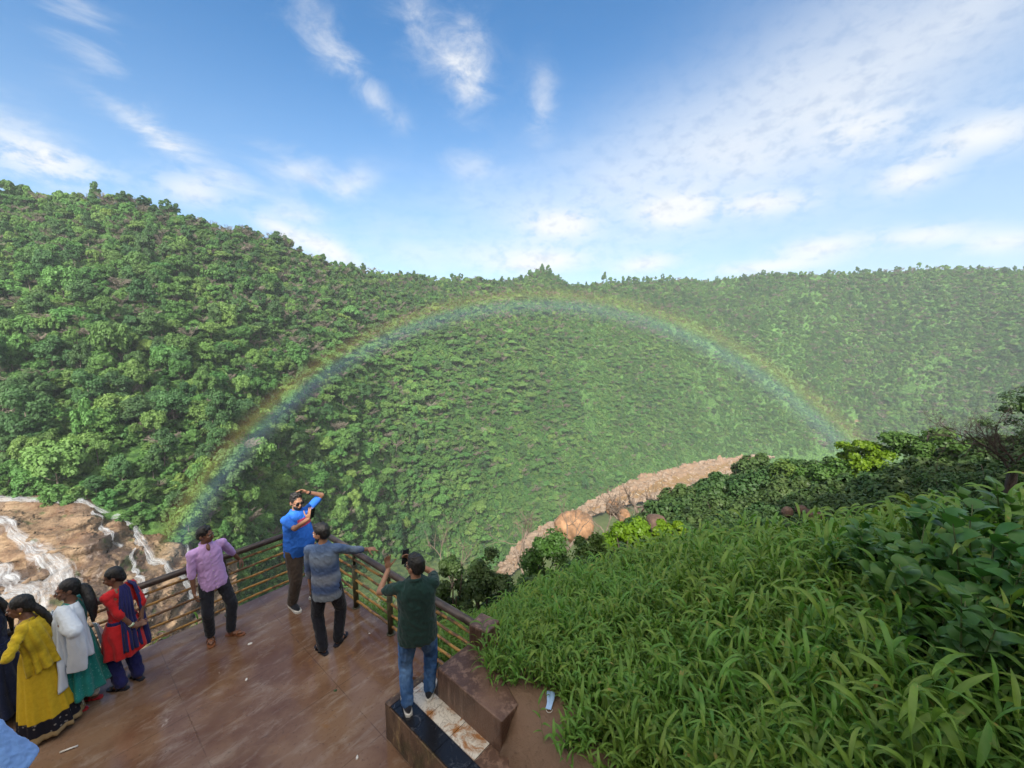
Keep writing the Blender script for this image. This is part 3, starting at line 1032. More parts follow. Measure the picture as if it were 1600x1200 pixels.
# ================================================================== OUR SIDE OF THE GORGE
NP = [
    (.36, 3.42, .77), (.53, 2.96, .75), (-.1, 3.0, .52), (-.15, 3.75, .80), (-.5, 3.8, .78), (0.0, 3.2, .765), (-.3, 3.9, .79), (0.2, 4.3, .70), (0.05, 5.2, .1), (0.0, 7.5, -1.4), (-1, 7.2, -1.6),
    (1.34, 8, -1.2), (2.67, 8, -.95), (3.74, 7.5, -.45), (4.33, 6.5, .15), (4.4, 5.2, .80), (4.4, 4.4, 1.42), (4.8, 3.6, 1.72),
    (1.5, 4.6, .42), (2.75, 4, .85), (3.1, 3, 1.35), (3.3, 2.4, 1.8), (1.05, 2.9, .72), (1.93, 2.7, .88), (2.26, 2.1, 1.35), (2.44, 1.7, 1.65),
    (.9, 1.5, 1.1), (.4, 2.2, .55), (2, .5, 2.0), (0, .6, 2.0), (0, -1, 2.6), (3, 0, 2.6), (6, 0, 3.4), (7, 4, 1.75), (7, 6.5, .25), (8, 9, -1.7),
    (-1.5, 4, .5), (-3, 2, -.45), (-6, 2, -.45), (-4, 5, -.45), (-3.35, 6.2, -.45), (-2.4, 5.5, -.45), (-1.2, 4.6, -.45), (-8, 1, -.45), (-3, -.5, -.4), (-.8, 2, .5),
    (-10, 2, -.5), (-14, 0, -.5), (-4, -3, 2.5), (-9, -3, 2.2), (-16, -3, 2.0),
    (-4.5, 6.0, -.5), (-6, 4.3, -.5), (-8, 3, -.6), (-5.5, 7.2, -3), (-8, 6, -3.5), (-3.4, 7.5, -1.1), (-2.5, 6.8, -.9), (-2, 8.6, -3.2), (-4, 10, -6.5), (-9, 9, -8.5),
    (-12, 5, -7), (-12, 15, -18), (-4, 16, -15), (-.2, 9.5, -3.5), (1.4, 12, -4.6), (4.3, 12.5, -4.1), (-1, 14, -10), (2, 16, -9),
    (6, 12, -3.0), (9.9, 17, -4.8), (16.5, 20, -5.4), (25, 24, -5.6), (31, 24, -4.6), (15, 12, -3.2), (30, 12, -2.0), (20, 4, .8), (40, 8, 3),
    (5, 25, -13), (10, 26, -9.5), (7, 42, -21), (15, 45, -19), (20, 35, -10.5), (30, 40, -10.5), (0, 30, -23), (0, 45, -34), (-10, 30, -31), (-15, 20, -25),
    (-30, 20, -32), (-30, 8, -20), (-30, 50, -85), (0, 80, -75), (20, 80, -52), (30, 70, -38), (40, 55, -20), (60, 50, -13), (80, 40, -9), (60, 20, -2),
    (0, 130, -130), (30, 130, -120), (60, 110, -80), (100, 90, -48), (120, 60, -24), (100, 20, -2), (100, 150, -130), (150, 120, -100), (-40, 90, -130), (-70, 40, -110), (-70, 10, -80), (-70, -20, -40),
    (0, 190, -168), (100, 210, -168), (200, 180, -168), (200, 80, -60), (200, 0, 0), (-70, 110, -168),
    (-16, -8, 5), (-9, -8, 6.5), (0, -6, 6.2), (8, -6, 8), (20, -6, 11), (40, -6, 12), (100, -20, 14),
    (-26, -14, 6), (-9, -13, 9.4), (0, -13, 9.8), (6, -13, 10.4), (14, -13, 14.5), (28, -13, 20), (60, -13, 22), (-70, -60, -30), (-40, -20, -12), (-26, -40, 0), (0, -40, 16), (30, -40, 22), (200, -60, 20),  # unseen rise behind the viewpoint, its height set to shade the platform
]
NPa = np.array(NP, float)
tri = delaunay_2d_cdt([Vector((p[0], p[1])) for p in NP], [], [], 0, 1e-6)
tv_, tf_, orig = tri[0], tri[2], tri[3]
tz = np.array([NPa[o[0], 2] for o in orig])
txy = np.array([(v[0], v[1]) for v in tv_])


def axis(segs):
    a = []
    for lo, hi, st in segs:
        a += list(np.arange(lo, hi, st))
    return np.array(a)


AX = axis([(-68, -20, 3.0), (-20, -7, .6), (-7, -2, .2), (-2, 6, .09), (6, 14, .3), (14, 50, 1.0), (50, 198, 4)])
AY = axis([(-58, -16, 3), (-16, -1, .5), (-1, 8.5, .09), (8.5, 14, .25), (14, 50, .9), (50, 112, 3), (112, 178, 5)])
GX, GY = np.meshgrid(AX, AY, indexing='ij')
GZ = np.full(GX.shape, np.nan)
for f in tf_:
    a, b, c = (txy[i] for i in f)
    x0, x1 = min(a[0], b[0], c[0]), max(a[0], b[0], c[0])
    y0, y1 = min(a[1], b[1], c[1]), max(a[1], b[1], c[1])
    i0, i1 = np.searchsorted(AX, x0 - 1e-6), np.searchsorted(AX, x1 + 1e-6)
    j0, j1 = np.searchsorted(AY, y0 - 1e-6), np.searchsorted(AY, y1 + 1e-6)
    if i1 <= i0 or j1 <= j0:
        continue
    xs, ys = GX[i0:i1, j0:j1], GY[i0:i1, j0:j1]
    den = (b[1] - c[1]) * (a[0] - c[0]) + (c[0] - b[0]) * (a[1] - c[1])
    l0 = ((b[1] - c[1]) * (xs - c[0]) + (c[0] - b[0]) * (ys - c[1])) / den
    l1 = ((c[1] - a[1]) * (xs - c[0]) + (a[0] - c[0]) * (ys - c[1])) / den
    l2 = 1 - l0 - l1
    ins = (l0 > -1e-6) & (l1 > -1e-6) & (l2 > -1e-6)
    sub = GZ[i0:i1, j0:j1]
    sub[ins] = (l0 * tz[f[0]] + l1 * tz[f[1]] + l2 * tz[f[2]])[ins]
GZ = np.where(np.isnan(GZ), -100, GZ)
for _ in range(10):
    GZ[1:-1, 1:-1] = (GZ[1:-1, 1:-1] * 2 + GZ[:-2, 1:-1] + GZ[2:, 1:-1] + GZ[1:-1, :-2] + GZ[1:-1, 2:]) / 6
rr = np.hypot(GX, GY)
GZ += fbm(GX / 5, GY / 5, 0, 4, 91) * np.clip((rr - 8) / 25, 0.02, 1.6) + fbm(GX / .5, GY / .5, 0, 3, 92) * 0.012
# wall line: everything on the platform side of the retaining wall stays under the paving
WD = nrm(np.array([.756, -.655]))           # along the bench, towards the camera
WN = np.array([-WD[1], WD[0]])               # away from the platform
WO = np.array([-1.30, 3.76])                 # back left corner of the bench
tt = (GX - WO[0]) * WD[0] + (GY - WO[1]) * WD[1]
nn = (GX - WO[0]) * WN[0] + (GY - WO[1]) * WN[1]
wall_n = np.where(tt < 1.2, 0.52, 0.34)
onplat = (nn < wall_n) & (tt > -4.5) & (GY > -1.2) & (nn > -9)
GZ = np.where(onplat, np.minimum(GZ, -.42), GZ)
spill = (tt >= 1.24) & (tt < 2.7) & (nn > .34) & (nn < 1.3)
GZ = np.where(spill, np.minimum(np.minimum(np.maximum(GZ, .74), .425 + np.maximum(0, nn - .36) * 1.4), .75), GZ)
tie = (nn >= wall_n) & (nn < wall_n + 0.35) & (tt > .3) & (tt < 1.28)
GZ = np.where(tie, np.minimum(GZ, 0.735), GZ)

m_near, t, out = new_mat('wet_brown_earth')
v = t.pos()
sp = t.n('ShaderNodeSeparateXYZ', i_0=v)
n1, n2, n3 = t.noise(v, 1.6, 5, .6), t.noise(v, 14, 6, .65), t.noise(v, 0.5, 4)
col = t.mix(n1, (0.120, 0.070, 0.043), (0.21, 0.135, 0.090))
col = t.mix(t.step(n2, .55, .75), col, (0.095, 0.058, 0.036))
far = t.step(sp.outputs[1], 7.0, 11.0)
gcol = t.mix(t.step(n3, .38, .62), (0.022, 0.042, 0.014), (0.060, 0.085, 0.026))
gcol = t.mix(t.step(t.noise(v, .16, 4), .60, .70), gcol, (0.16, 0.10, 0.055))
col = t.mix(far, col, gcol)
wet = t.step(t.noise(v, .9, 3), .45, .62)
surf(t, out, col, t.mix(wet, (.75,) * 3, (.28,) * 3), t.bump(t.math('ADD', n2, t.math('MULTIPLY', n1, 1.5)), .55, .04), .35)
near = mk('near_hillside', np.stack([GX, GY, GZ], 2).reshape(-1, 3), grid_faces(len(AX), len(AY)), m_near, smooth=True)
tag(near, None, None, None, 'structure')


def zn(x, y):
    """height of the near hillside"""
    x, y = np.asarray(x, float), np.asarray(y, float)
    i = np.clip(np.searchsorted(AX, x) - 1, 0, len(AX) - 2)
    j = np.clip(np.searchsorted(AY, y) - 1, 0, len(AY) - 2)
    u = np.clip((x - AX[i]) / (AX[i + 1] - AX[i]), 0, 1)
    w = np.clip((y - AY[j]) / (AY[j + 1] - AY[j]), 0, 1)
    return (GZ[i, j] * (1 - u) * (1 - w) + GZ[i + 1, j] * u * (1 - w) + GZ[i, j + 1] * (1 - u) * w + GZ[i + 1, j + 1] * u * w)


# ------------------------------------------------------------------ viewing platform
def along(t_, n_):
    return WO + WD * t_ + WN * n_


RC0 = np.array([-3.45, 6.65])                # corner of the railing
RLD = nrm(np.array([-1.43, -1.71]))           # along the left railing
RRD = nrm(np.array([2.97, -2.35]))            # along the right railing
RR1 = np.array([-.48, 4.30])                 # right railing meets the pillar
LN = np.array([-RLD[1], RLD[0]])
LN = LN if LN @ np.array([-1, 1]) > 0 else -LN
RN = np.array([-RRD[1], RRD[0]])
RN = RN if RN @ np.array([1, 1]) > 0 else -RN
c_out = RC0 + LN * .10 + RN * .12
poly = [tuple(RC0 + RLD * 9.5 + LN * .10), (-9.8, -1.1), (-.2, -1.1), tuple(along(2.9, .58)), tuple(along(-.55, .58)), tuple(RR1 + RN * .12), tuple(c_out)]
m_plat, t, out = new_mat('wet_stone_paving')
v = t.obj()
rv = t.mapping(v, (1, 1, 1), (0, 0, -math.atan2(RLD[1], RLD[0])))
srv = t.n('ShaderNodeSeparateXYZ', i_0=rv)
n1 = t.noise(v, .9, 5, .6)
n2 = t.noise(t.mapping(rv, (1.6, 4.2, 1)), 1.5, 8, .72, .5)
n3 = t.noise(v, 26, 5, .7)
n4 = t.noise(v, 2.6, 6, .65)
col = t.mix(t.step(n1, .38, .62), (0.120, 0.060, 0.034), (0.205, 0.124, 0.076))
col = t.mix(t.step(n2, .46, .82), col, (0.31, 0.245, 0.195))
col = t.mix(t.math('MULTIPLY', t.step(n3, .55, .72), .65), col, (0.060, 0.040, 0.030))
col = t.mix(t.math('MULTIPLY', t.step(n4, .60, .70), .7), col, (0.22, 0.115, 0.050))
stain = t.step(t.noise(v, 1.7, 6, .7, .6), .66, .72)
col = t.mix(t.math('MULTIPLY', stain, .55), col, (0.48, 0.40, 0.33))
# joints of the big slabs
def joint(coord, period, off, w):
    m_ = t.math('ABSOLUTE', t.math('SUBTRACT', t.math('FRACT', t.math('ADD', t.math('DIVIDE', coord, period), off)), .5))
    return t.step(m_, 0.0, w, 1.0, 0.0)
jx = joint(srv.outputs[0], 1.25, .13, .006)
jy = joint(srv.outputs[1], 0.92, .31, .008)
jn = t.math('MULTIPLY', t.math('MAXIMUM', jx, jy), t.step(n4, .38, .55))
col = t.mix(t.math('MULTIPLY', jn, .6), col, (0.055, 0.036, 0.026))
pud = t.step(t.noise(v, .75, 4, .55, .3), .34, .50)
ro = t.mix(pud, t.mix(n3, (.45,) * 3, (.66,) * 3), t.mix(n2, (.03,) * 3, (.14,) * 3))
bs = t.math('ADD', t.math('MULTIPLY', n3, .5), t.math('ADD', t.math('MULTIPLY', n2, .8), t.math('MULTIPLY', jn, -.8)))
bp = t.n('ShaderNodeBump', i_Strength=t.mix(pud, (.30,) * 3, (.08,) * 3), i_Distance=.02, i_Height=bs).outputs[0]
surf(t, out, col, ro, bp, .5)
pm = MB()
pm.prism(poly, -.40, 0.0)
plat = pm.build('platform', m_plat, smooth=False)
tag(plat, None, None, None, 'structure')

# ------------------------------------------------------------------ railing
m_olive = plain('olive_painted_steel', (0.060, 0.058, 0.030), .45, .45, 9, .3, 50, .4)
m_rail = plain('dark_brown_pipe', (0.060, 0.042, 0.034), .38, .4, 7, .25, 60, .5)
m_bar, t, out = new_mat('rusty_yellow_bars')
v = t.obj()
col = t.mix(t.step(t.noise(v, 5, 5, .65), .44, .58), (0.14, 0.072, 0.034), (0.40, 0.215, 0.052))
surf(t, out, col, .5, t.bump(t.noise(v, 60, 4), .4, .01), .4)
rail = empty('railing', (RC0[0], RC0[1], 0), 0, 'rusty steel pipe railing with five yellow brown bars round the edge of the platform', 'railing')


def lp(p, z):
    return (p[0] - RC0[0], p[1] - RC0[1], z)


L_END = RC0 + RLD * 8.6
RH = .92
for pts in ([L_END, RC0], [RC0, RR1 + RRD * .12]):
    mb = MB()
    mb.tube([lp(p, RH) for p in np.linspace(pts[0], pts[1], 12)], .046, 14)
    mb.build('top_rail', m_rail, rail)
    for z in (.12, .29, .46, .63, .79):
        mb = MB()
        q = np.linspace(pts[0], pts[1] - (pts[1] - pts[0]) * .005, 30)
        mb.tube([lp(p, z + .006 * math.sin(k * 1.7 + z * 9)) for k, p in enumerate(q)], .0175, 8)
        mb.build('bar', m_bar, rail)
POSTS = [np.array([-2.41, 5.83]), np.array([-1.71, 5.27]), np.array([-.98, 4.70]), RC0 + RLD * .03]
POSTS += [RC0 + RLD * s for s in (1.28, 3.0, 4.8, 6.4, 8.0)]
for p in POSTS:
    mb = MB()
    mb.tube([lp(p, 0.0), lp(p, .68)], .040, 14)
    mb.tube([lp(p, .68), lp(p, .70)], .043, 14)
    mb.tube([lp(p, .70), lp(p, .90)], .024, 12)
    mb.tube([lp(p, 0.0), lp(p, .012)], .06, 14)
    mb.build('post', m_olive, rail)

# ------------------------------------------------------------------ tiled bench, retaining wall and pillar
m_conc, t, out = new_mat('mossy_wet_concrete')
v = t.obj()
n1, n2 = t.noise(t.mapping(v, (1, 1, .25)), 5, 6, .65, .5), t.noise(v, 40, 5)
sz = t.n('ShaderNodeSeparateXYZ', i_0=v)
col = t.mix(t.step(n1, .42, .6), (0.055, 0.033, 0.021), (0.14, 0.085, 0.054))
col = t.mix(t.math('MULTIPLY', t.step(t.noise(t.mapping(v, (1, 1, .35)), 9, 5, .7, .6), .55, .66), .75), col, (0.33, 0.235, 0.115))
col = t.mix(t.math('MULTIPLY', t.step(t.noise(v, 3, 5), .56, .66), .6), col, (0.045, 0.050, 0.020))
surf(t, out, col, t.mix(n1, (.25,) * 3, (.6,) * 3), t.bump(n2, .5, .015), .4)
m_wall, t, out = new_mat('rain_streaked_brown_plaster')
v = t.obj()
n1, n2 = t.noise(t.mapping(v, (1, 1, .12)), 16, 6, .65, .3), t.noise(v, 45, 5)
col = t.mix(t.step(n1, .45, .68), (0.085, 0.046, 0.031), (0.225, 0.138, 0.098))
col = t.mix(t.step(t.noise(v, 2.2, 4), .45, .65), col, (0.155, 0.090, 0.062))
surf(t, out, col, t.mix(n1, (.22,) * 3, (.55,) * 3), t.bump(n2, .55, .012), .45)
m_gran, t, out = new_mat('polished_dark_granite')
v = t.obj()
col = t.mix(t.step(t.noise(v, 9, 6, .7, 1.0), .56, .7), (0.012, 0.012, 0.014), (0.075, 0.078, 0.085))
surf(t, out, col, t.mix(t.noise(v, 8, 4), (.08,) * 3, (.35,) * 3), None, .5)
m_marb, t, out = new_mat('stained_white_marble')
v = t.obj()
ve = t.noise(v, 6, 6, .6, 2.2)
vein = t.step(t.math('ABSOLUTE', t.math('SUBTRACT', ve, .5)), 0.0, .03, 1, 0)
col = t.mix(vein, (0.60, 0.56, 0.49), (0.30, 0.27, 0.23))
rust = t.step(t.noise(v, 4.2, 6, .7, .5), .47, .60)
col = t.mix(rust, col, (0.30, 0.135, 0.045))
surf(t, out, col, .28, None, .5)

bench = empty('tiled_bench', (*WO, 0), 0, 'low concrete bench with mossy side and black and white tiled top at the platform edge', 'bench')


def bl(t_, n_):
    p = along(t_, n_) - WO
    return (p[0], p[1])


BZ = .42
mb = MB()
mb.prism([bl(-.02, 0), bl(2.4, 0), bl(2.4, .56), bl(-.02, .56)], 0.0, BZ - .022)
mb.build('base', m_conc, bench, False)
mb = MB()
mb.prism([bl(-.02, 0), bl(.06, 0), bl(.06, .56), bl(-.02, .56)], BZ - .022, BZ - .001)
mb.build('edge_strip', m_conc, bench, False)
edges = [.065, .13, .44, .77, 1.10, 1.43, 1.76]
for k, (a, b) in enumerate(zip(edges[:-1], edges[1:])):
    mb = MB()
    mb.prism([bl(a + .003, .012), bl(b - .003, .012), bl(b - .003, .195), bl(a + .003, .195)], BZ - .022, BZ)
    mb.build('granite_tile', m_gran, bench, False)
    if k < 4:
        mb = MB()
        mb.prism([bl(a + .003, .20), bl(b - .003, .20), bl(b - .003, .40), bl(a + .003, .40)], BZ - .022, BZ + .001)
        mb.build('marble_tile', m_marb, bench, False)
mb = MB()
mb.prism([bl(1.104, .20), bl(2.4, .20), bl(2.4, .56), bl(1.104, .56)], BZ - .022, BZ - .003)
mb.build('mud_fill', m_wall, bench, False)

wall = empty('retaining_wall', (*along(.0, .4), 0), 0, 'brown rain streaked retaining wall with a block pillar between the bench and the grass', 'wall')
W0 = along(.0, .4)


def wl(t_, n_):
    p = along(t_, n_) - W0
    return (p[0], p[1])


def bevelled(o, w=.012, seg=2):
    m_ = o.modifiers.new('bevel', 'BEVEL')
    m_.width = w
    m_.segments = seg
    return o


mb = MB()
mb.prism([wl(.34, .40), wl(1.25, .40), wl(1.25, .64), wl(.60, .90), wl(.34, .86)], -.35, .75)
bevelled(mb.build('wall_body', m_wall, wall, False), .014)
pc = RR1 + RRD * .20 + RN * .02
mb = MB()
Mz = np.array(Matrix.Rotation(math.atan2(RRD[1], RRD[0]) + .12, 3, 'Z'))
mb.box((pc[0] - W0[0], pc[1] - W0[1], .70), (.26, .24, .60), Mz)
bevelled(mb.build('pillar', m_wall, wall, False), .02)

# ------------------------------------------------------------------ litter
m_white = plain('white_paper', (.62, .60, .56), .7, .12, 20)
m_mask = plain('pale_blue_cloth', (.33, .50, .78), .8, .08, 40)


def litter(name, px_, py_, z, size, rz, label, cat, mat, zs=.004):
    p = G(px_, py_, z)
    r_ = np.random.default_rng(int(px_))
    n_ = 8
    a = np.arange(n_) * 2 * np.pi / n_
    q = np.c_[np.cos(a) * size[0] * r_.uniform(.7, 1, n_), np.sin(a) * size[1] * r_.uniform(.7, 1, n_)] / 2
    V = np.r_[np.c_[q, np.full(n_, .001)], np.c_[q * .9, zs + r_.uniform(0, .006, n_)]]
    F = [tuple(range(n_ - 1, -1, -1)), tuple(range(n_, 2 * n_))] + [(i, (i + 1) % n_, n_ + (i + 1) % n_, n_ + i) for i in range(n_)]
    o = mk(name, V, F, mat)
    o.location = p
    o.rotation_euler = (0, 0, rz)
    return tag(o, label, cat)


litter('paper_scrap', 391, 1006, 0, (.07, .045), .6, 'white paper scrap on the wet paving near the sandals of the man in lilac', 'litter', m_white)
litter('paper_scrap', 385, 1062, 0, (.03, .05), .3, 'small pale scrap on the paving in the middle of the platform', 'litter', m_white)
litter('paper_scrap', 577, 990, 0, (.035, .025), .1, 'tiny white scrap on the paving between the two olive railing posts', 'litter', m_white)
litter('paper_scrap', 558, 1184, 0, (.03, .06), .2, 'narrow white scrap on the paving near the front of the bench', 'litter', m_white)
m_green_leaf = plain('green_leaf', (.03, .07, .02), .5)
litter('fallen_leaf', 524, 1079, 0, (.05, .04), .2, 'dark green fallen leaf on the wet paving', 'leaf', m_green_leaf)
mb = MB()
mb.tube([(-.065, 0, .012), (0, 0, .013), (.065, 0, .012)], .009, 8)
o = mb.build('white_stick', m_white)
o.location = G(108, 1172, 0)
o.rotation_euler = (0, 0, .55)
tag(o, 'short white stick lying on the paving in front of the woman in yellow', 'litter')
# face mask on the mud
pm_ = D(860, 1100, 3.45)
pz = float(zn(pm_[0], pm_[1]))
mroot = empty('face_mask', (pm_[0], pm_[1], pz + .012), rad(78), 'pale blue disposable face mask lying on the mud beside the grass', 'face mask')
U, Vv = np.meshgrid(np.linspace(-.095, .095, 20), np.linspace(-.032, .032, 9), indexing='ij')
Zm = .012 * np.cos(U * 20) * .5 + .005 * np.abs(np.sin(Vv * 120)) + .006 + .02 * (U > 0.03) * (U - .03) * 6
o = mk('cloth', np.stack([U, Vv * (1 + .2 * np.sin(U * 25)) + 1.2 * U * U, Zm], 2).reshape(-1, 3), grid_faces(20, 9), m_mask, mroot, True)
sm = o.modifiers.new('thick', 'SOLIDIFY')
sm.thickness = .002
mb = MB()
mb.tube([(-.093 - .04 * math.sin(a), .03 * math.cos(a), .012) for a in np.linspace(0, math.pi, 12)], .0022, 5)
mb.build('ear_loop', m_white, mroot)
# ================================================================== NEAR PLANTS
m_grass = foliage_mat('broad_grass_blades', (0.090, 0.180, 0.038), (0.250, 0.385, 0.085), .022, 1.05, .30, .35, 9.0, .40, dead=(.30, .22, .075))
m_bigleaf = foliage_mat('big_soft_leaves', (0.050, 0.125, 0.036), (0.125, 0.240, 0.064), .015, 1.05, .25, .3, 3.0, .38)
m_bush = foliage_mat('bush_leaves', (0.045, 0.095, 0.018), (0.115, 0.185, 0.036), .02, 1.0, .25, .35, 1.5, .45)
m_bush_lime = foliage_mat('lime_bush_leaves', (0.095, 0.165, 0.022), (0.200, 0.270, 0.040), .012, 1.1, .35, .3, 2.0, .45)
m_bush_dark = foliage_mat('dark_bush_leaves', (0.028, 0.062, 0.018), (0.075, 0.125, 0.034), .02, 1.0, .2, .35, 1.5, .5)
m_stem = plain('green_stem', (.07, .10, .03), .6)
m_twig = plain('grey_brown_twig', (.15, .115, .09), .85, .3, 8)
m_twig_dark = plain('dark_twig', (.050, .036, .028), .85, .3, 8)


def blade(mbV, mbF, base, d, up, L, w, droop, r, seg=6, fold=.25):
    """arching lance shaped blade with a midrib crease"""
    d, up = nrm(d), np.asarray(up, float)
    n0 = sum(len(v) for v in mbV)
    V = []
    p = np.array(base, float)
    dirv = nrm(d * .48 + up * 1.0)
    side = nrm(np.cross(d, up))
    side = nrm(side + up * r.normal(0, .25))
    for i in range(seg + 1):
        s = i / seg
        ww = w * (min(1, s * 3.2 + .22) * (1 - max(0, (s - .35) / .65) ** 1.8)) * .5
        nv = nrm(np.cross(side, dirv))
        V += [p - side * ww + nv * ww * fold, p, p + side * ww + nv * ww * fold]
        p = p + dirv * L / seg
        dirv = nrm(dirv + np.array([0, 0, -1.0]) * droop / seg + d * droop * .35 / seg)
    F = []
    for i in range(seg):
        a = n0 + i * 3
        F += [(a, a + 3, a + 4, a + 1), (a + 1, a + 4, a + 5, a + 2)]
    mbV.append(np.array(V))
    mbF += F


def grass_clump(seed, stems, hgt, L, w, spread):
    r_ = np.random.default_rng(seed)
    Vs, Fs = [], []
    for s in range(stems):
        b = np.array([r_.normal(0, spread), r_.normal(0, spread), -.03])
        lean = np.array([r_.normal(0, .28), r_.normal(0, .28), 1.0])
        h = hgt * r_.uniform(.55, 1.15)
        nl = r_.integers(4, 7)
        a0 = r_.uniform(0, 6.28)
        for k in range(nl):
            f_ = (k + .6) / nl
            p = b + nrm(lean) * h * f_
            a = a0 + k * 2.6 + r_.normal(0, .4)
            dv = np.array([math.cos(a), math.sin(a), 0])
            blade(Vs, Fs, p, dv, (0, 0, 1), L * r_.uniform(.6, 1.15), w * r_.uniform(.75, 1.2), r_.uniform(1.0, 2.2), r_)
        # stem
        n0 = sum(len(v) for v in Vs)
        q = nrm(lean) * h
        Vs.append(np.array([b + (-.004, 0, 0), b + (.004, 0, 0), b + q + (.002, 0, 0), b + q + (-.002, 0, 0)]))
        Fs.append((n0, n0 + 1, n0 + 2, n0 + 3))
    o = mk('grass_clump', np.concatenate(Vs), Fs, m_grass, smooth=True)
    COL.objects.unlink(o)
    return o


GC = [grass_clump(s, 10, .34, .175, .027, .085) for s in (1, 2, 3)] + [grass_clump(4, 7, .17, .14, .024, .07), grass_clump(5, 7, .52, .27, .031, .08)]


def dirt_edge(py):
    return np.interp(py, [880, 985, 1010, 1045, 1085, 1108, 1128, 1150, 1175, 1200, 1400], [600, 756, 790, 826, 888, 942, 945, 900, 886, 876, 860])


rg = np.random.default_rng(21)
ng_ = 17000
gxp, gyp = rg.uniform(-1.2, 9.5, ng_), rg.uniform(.3, 9.6, ng_)
gzp = zn(gxp, gyp)
qx, qy, qf = proj(np.stack([gxp, gyp, gzp], 1))
tt_ = (gxp - WO[0]) * WD[0] + (gyp - WO[1]) * WD[1]
nn_ = (gxp - WO[0]) * WN[0] + (gyp - WO[1]) * WN[1]
ok = (qx > dirt_edge(qy) + rg.normal(0, 10, ng_)) & (nn_ > .72) & (gzp > -2.4) & (qx < 1900) & (np.hypot(gxp, gyp) > 1.15)
ok |= (gyp > 5.2) & (((gxp - RC0[0]) * RN[0] + (gyp - RC0[1]) * RN[1]) > .35) & (gzp > -2.6)
ok &= (rg.random(ng_) < np.where(gyp < 3.2, .85, 1.0)) & ((fbm(gxp * 1.3, gyp * 1.3, 0, 2, 77) < .28) | (rg.random(ng_) < .3))
G1 = np.stack([gxp, gyp, gzp], 1)[ok]
G2 = []
# grass along the outer edge of the platform on the left
for k in range(520):
    s = rg.uniform(-.4, 9.0)
    p = RC0 + RLD * s + LN * (rg.uniform(.16, 1.3))
    G2.append((p[0], p[1], float(zn(p[0], p[1])) + .0))
for k in range(260):
    s = rg.uniform(0, 3.9)
    p = RC0 + RRD * s + RN * rg.uniform(.2, 1.4)
    G2.append((p[0], p[1], float(zn(p[0], p[1]))))
G1 = np.concatenate([G1, np.array(G2)])
# sprigs on the mud
sprg = [(760, 1035), (772, 1048), (885, 1085), (845, 1062), (800, 1062), (895, 1165)]
for sx_, sy_ in sprg:
    for k in range(3):
        p = D(sx_ + rg.normal(0, 7), sy_ + rg.normal(0, 5), 3.6)
        for it in range(6):
            z_ = float(zn(p[0], p[1]))
            p = G(sx_ + rg.normal(0, 5), sy_ + rg.normal(0, 3), z_)
        G1 = np.concatenate([G1, [[p[0], p[1], float(zn(p[0], p[1]))]]])
ng_ = len(G1)
pick = rg.choice([0, 1, 2, 3, 4], ng_, p=[.26, .26, .23, .08, .17])
qx, qy, qf = proj(G1)
nearedge = np.abs(qx - dirt_edge(qy)) < 55
pick = np.where(nearedge & (qy > 980), 3, pick)
sg = rg.uniform(.75, 1.25, ng_) * np.interp(G1[:, 0], [0, 1.2, 2.5, 4], [.72, .86, 1.05, 1.18])
gr = gn_scatter('tall_grass', G1, pick, np.c_[rg.normal(0, .14, ng_), rg.normal(0, .14, ng_), rg.uniform(0, 6.28, ng_)], np.c_[sg, sg, sg * rg.uniform(.85, 1.45, ng_)], GC)
tag(gr, 'tall broad bladed grass covering the bank', 'grass', None, 'stuff')


# ---- big soft leaved plants at the right
def ovate(Vs, Fs, base, d, L, w, droop, r):
    blade(Vs, Fs, base, d, (0, 0, 1), L, w * 1.25, droop, r, 7, .12)


def bigleaf_plant(seed, h, nst, L, w, spread):
    r_ = np.random.default_rng(seed)
    Vs, Fs = [], []
    sm_ = MB()
    for s in range(nst):
        a = r_.uniform(0, 6.28)
        e = np.array([math.cos(a) * spread * r_.uniform(.2, 1), math.sin(a) * spread * r_.uniform(.2, 1), h * r_.uniform(.55, 1.05)])
        q = [np.array([0, 0, -.1]) + (e - (0, 0, -.1)) * k + np.array([0, 0, .12 * math.sin(k * 3.1)]) for k in np.linspace(0, 1, 5)]
        sm_.tube(q, np.linspace(.012, .004, 5), 5)
        for k in range(14):
            f_ = .15 + .85 * (k + .5) / 14
            p = q[0] * (1 - f_) + e * f_ + np.array([0, 0, .12 * math.sin(f_ * 3.1)])
            b = a + k * 2.4 + r_.normal(0, .5)
            ovate(Vs, Fs, p, (math.cos(b), math.sin(b), .15), L * r_.uniform(.55, 1.2), w * r_.uniform(.7, 1.2), r_.uniform(1.0, 2.0), r_)
    return (np.concatenate(Vs), Fs), (np.concatenate(sm_.V), sm_.F)


BIG = [
    (1470, 930, 2.75, 11, 1.0, 'big soft leaved plant with drooping dark leaves nearest the lower right corner'),
    (1560, 860, 2.55, 12, .95, 'dark broad leaved plant against the right edge of the bank'),
    (1380, 880, 3.7, 13, 1.0, 'broad leaved plant where the long grass meets the dark leafy clump'),
    (1470, 830, 3.9, 14, 1.0, 'leafy plant at the top of the bank under the tall upright blades'),
    (1580, 790, 3.6, 15, 1.0, 'topmost leafy plant of the bank at the right edge'),
    (1430, 1000, 2.7, 16, .75, 'low leafy plant spreading over the grass below the dark clump'),
    (1520, 940, 2.4, 17, .9, 'dark broad leaved plant low at the right edge over the grass'),
    (1340, 830, 4.2, 18, .8, 'small leafy plant at the left end of the dark leafy clump'),
    (1530, 830, 3.0, 19, 1.0, 'broad leaved plant in the middle of the dark leafy clump'),
    (1420, 860, 3.3, 20, .95, 'leafy plant with overlapping heart shaped leaves in the dark clump'),
]
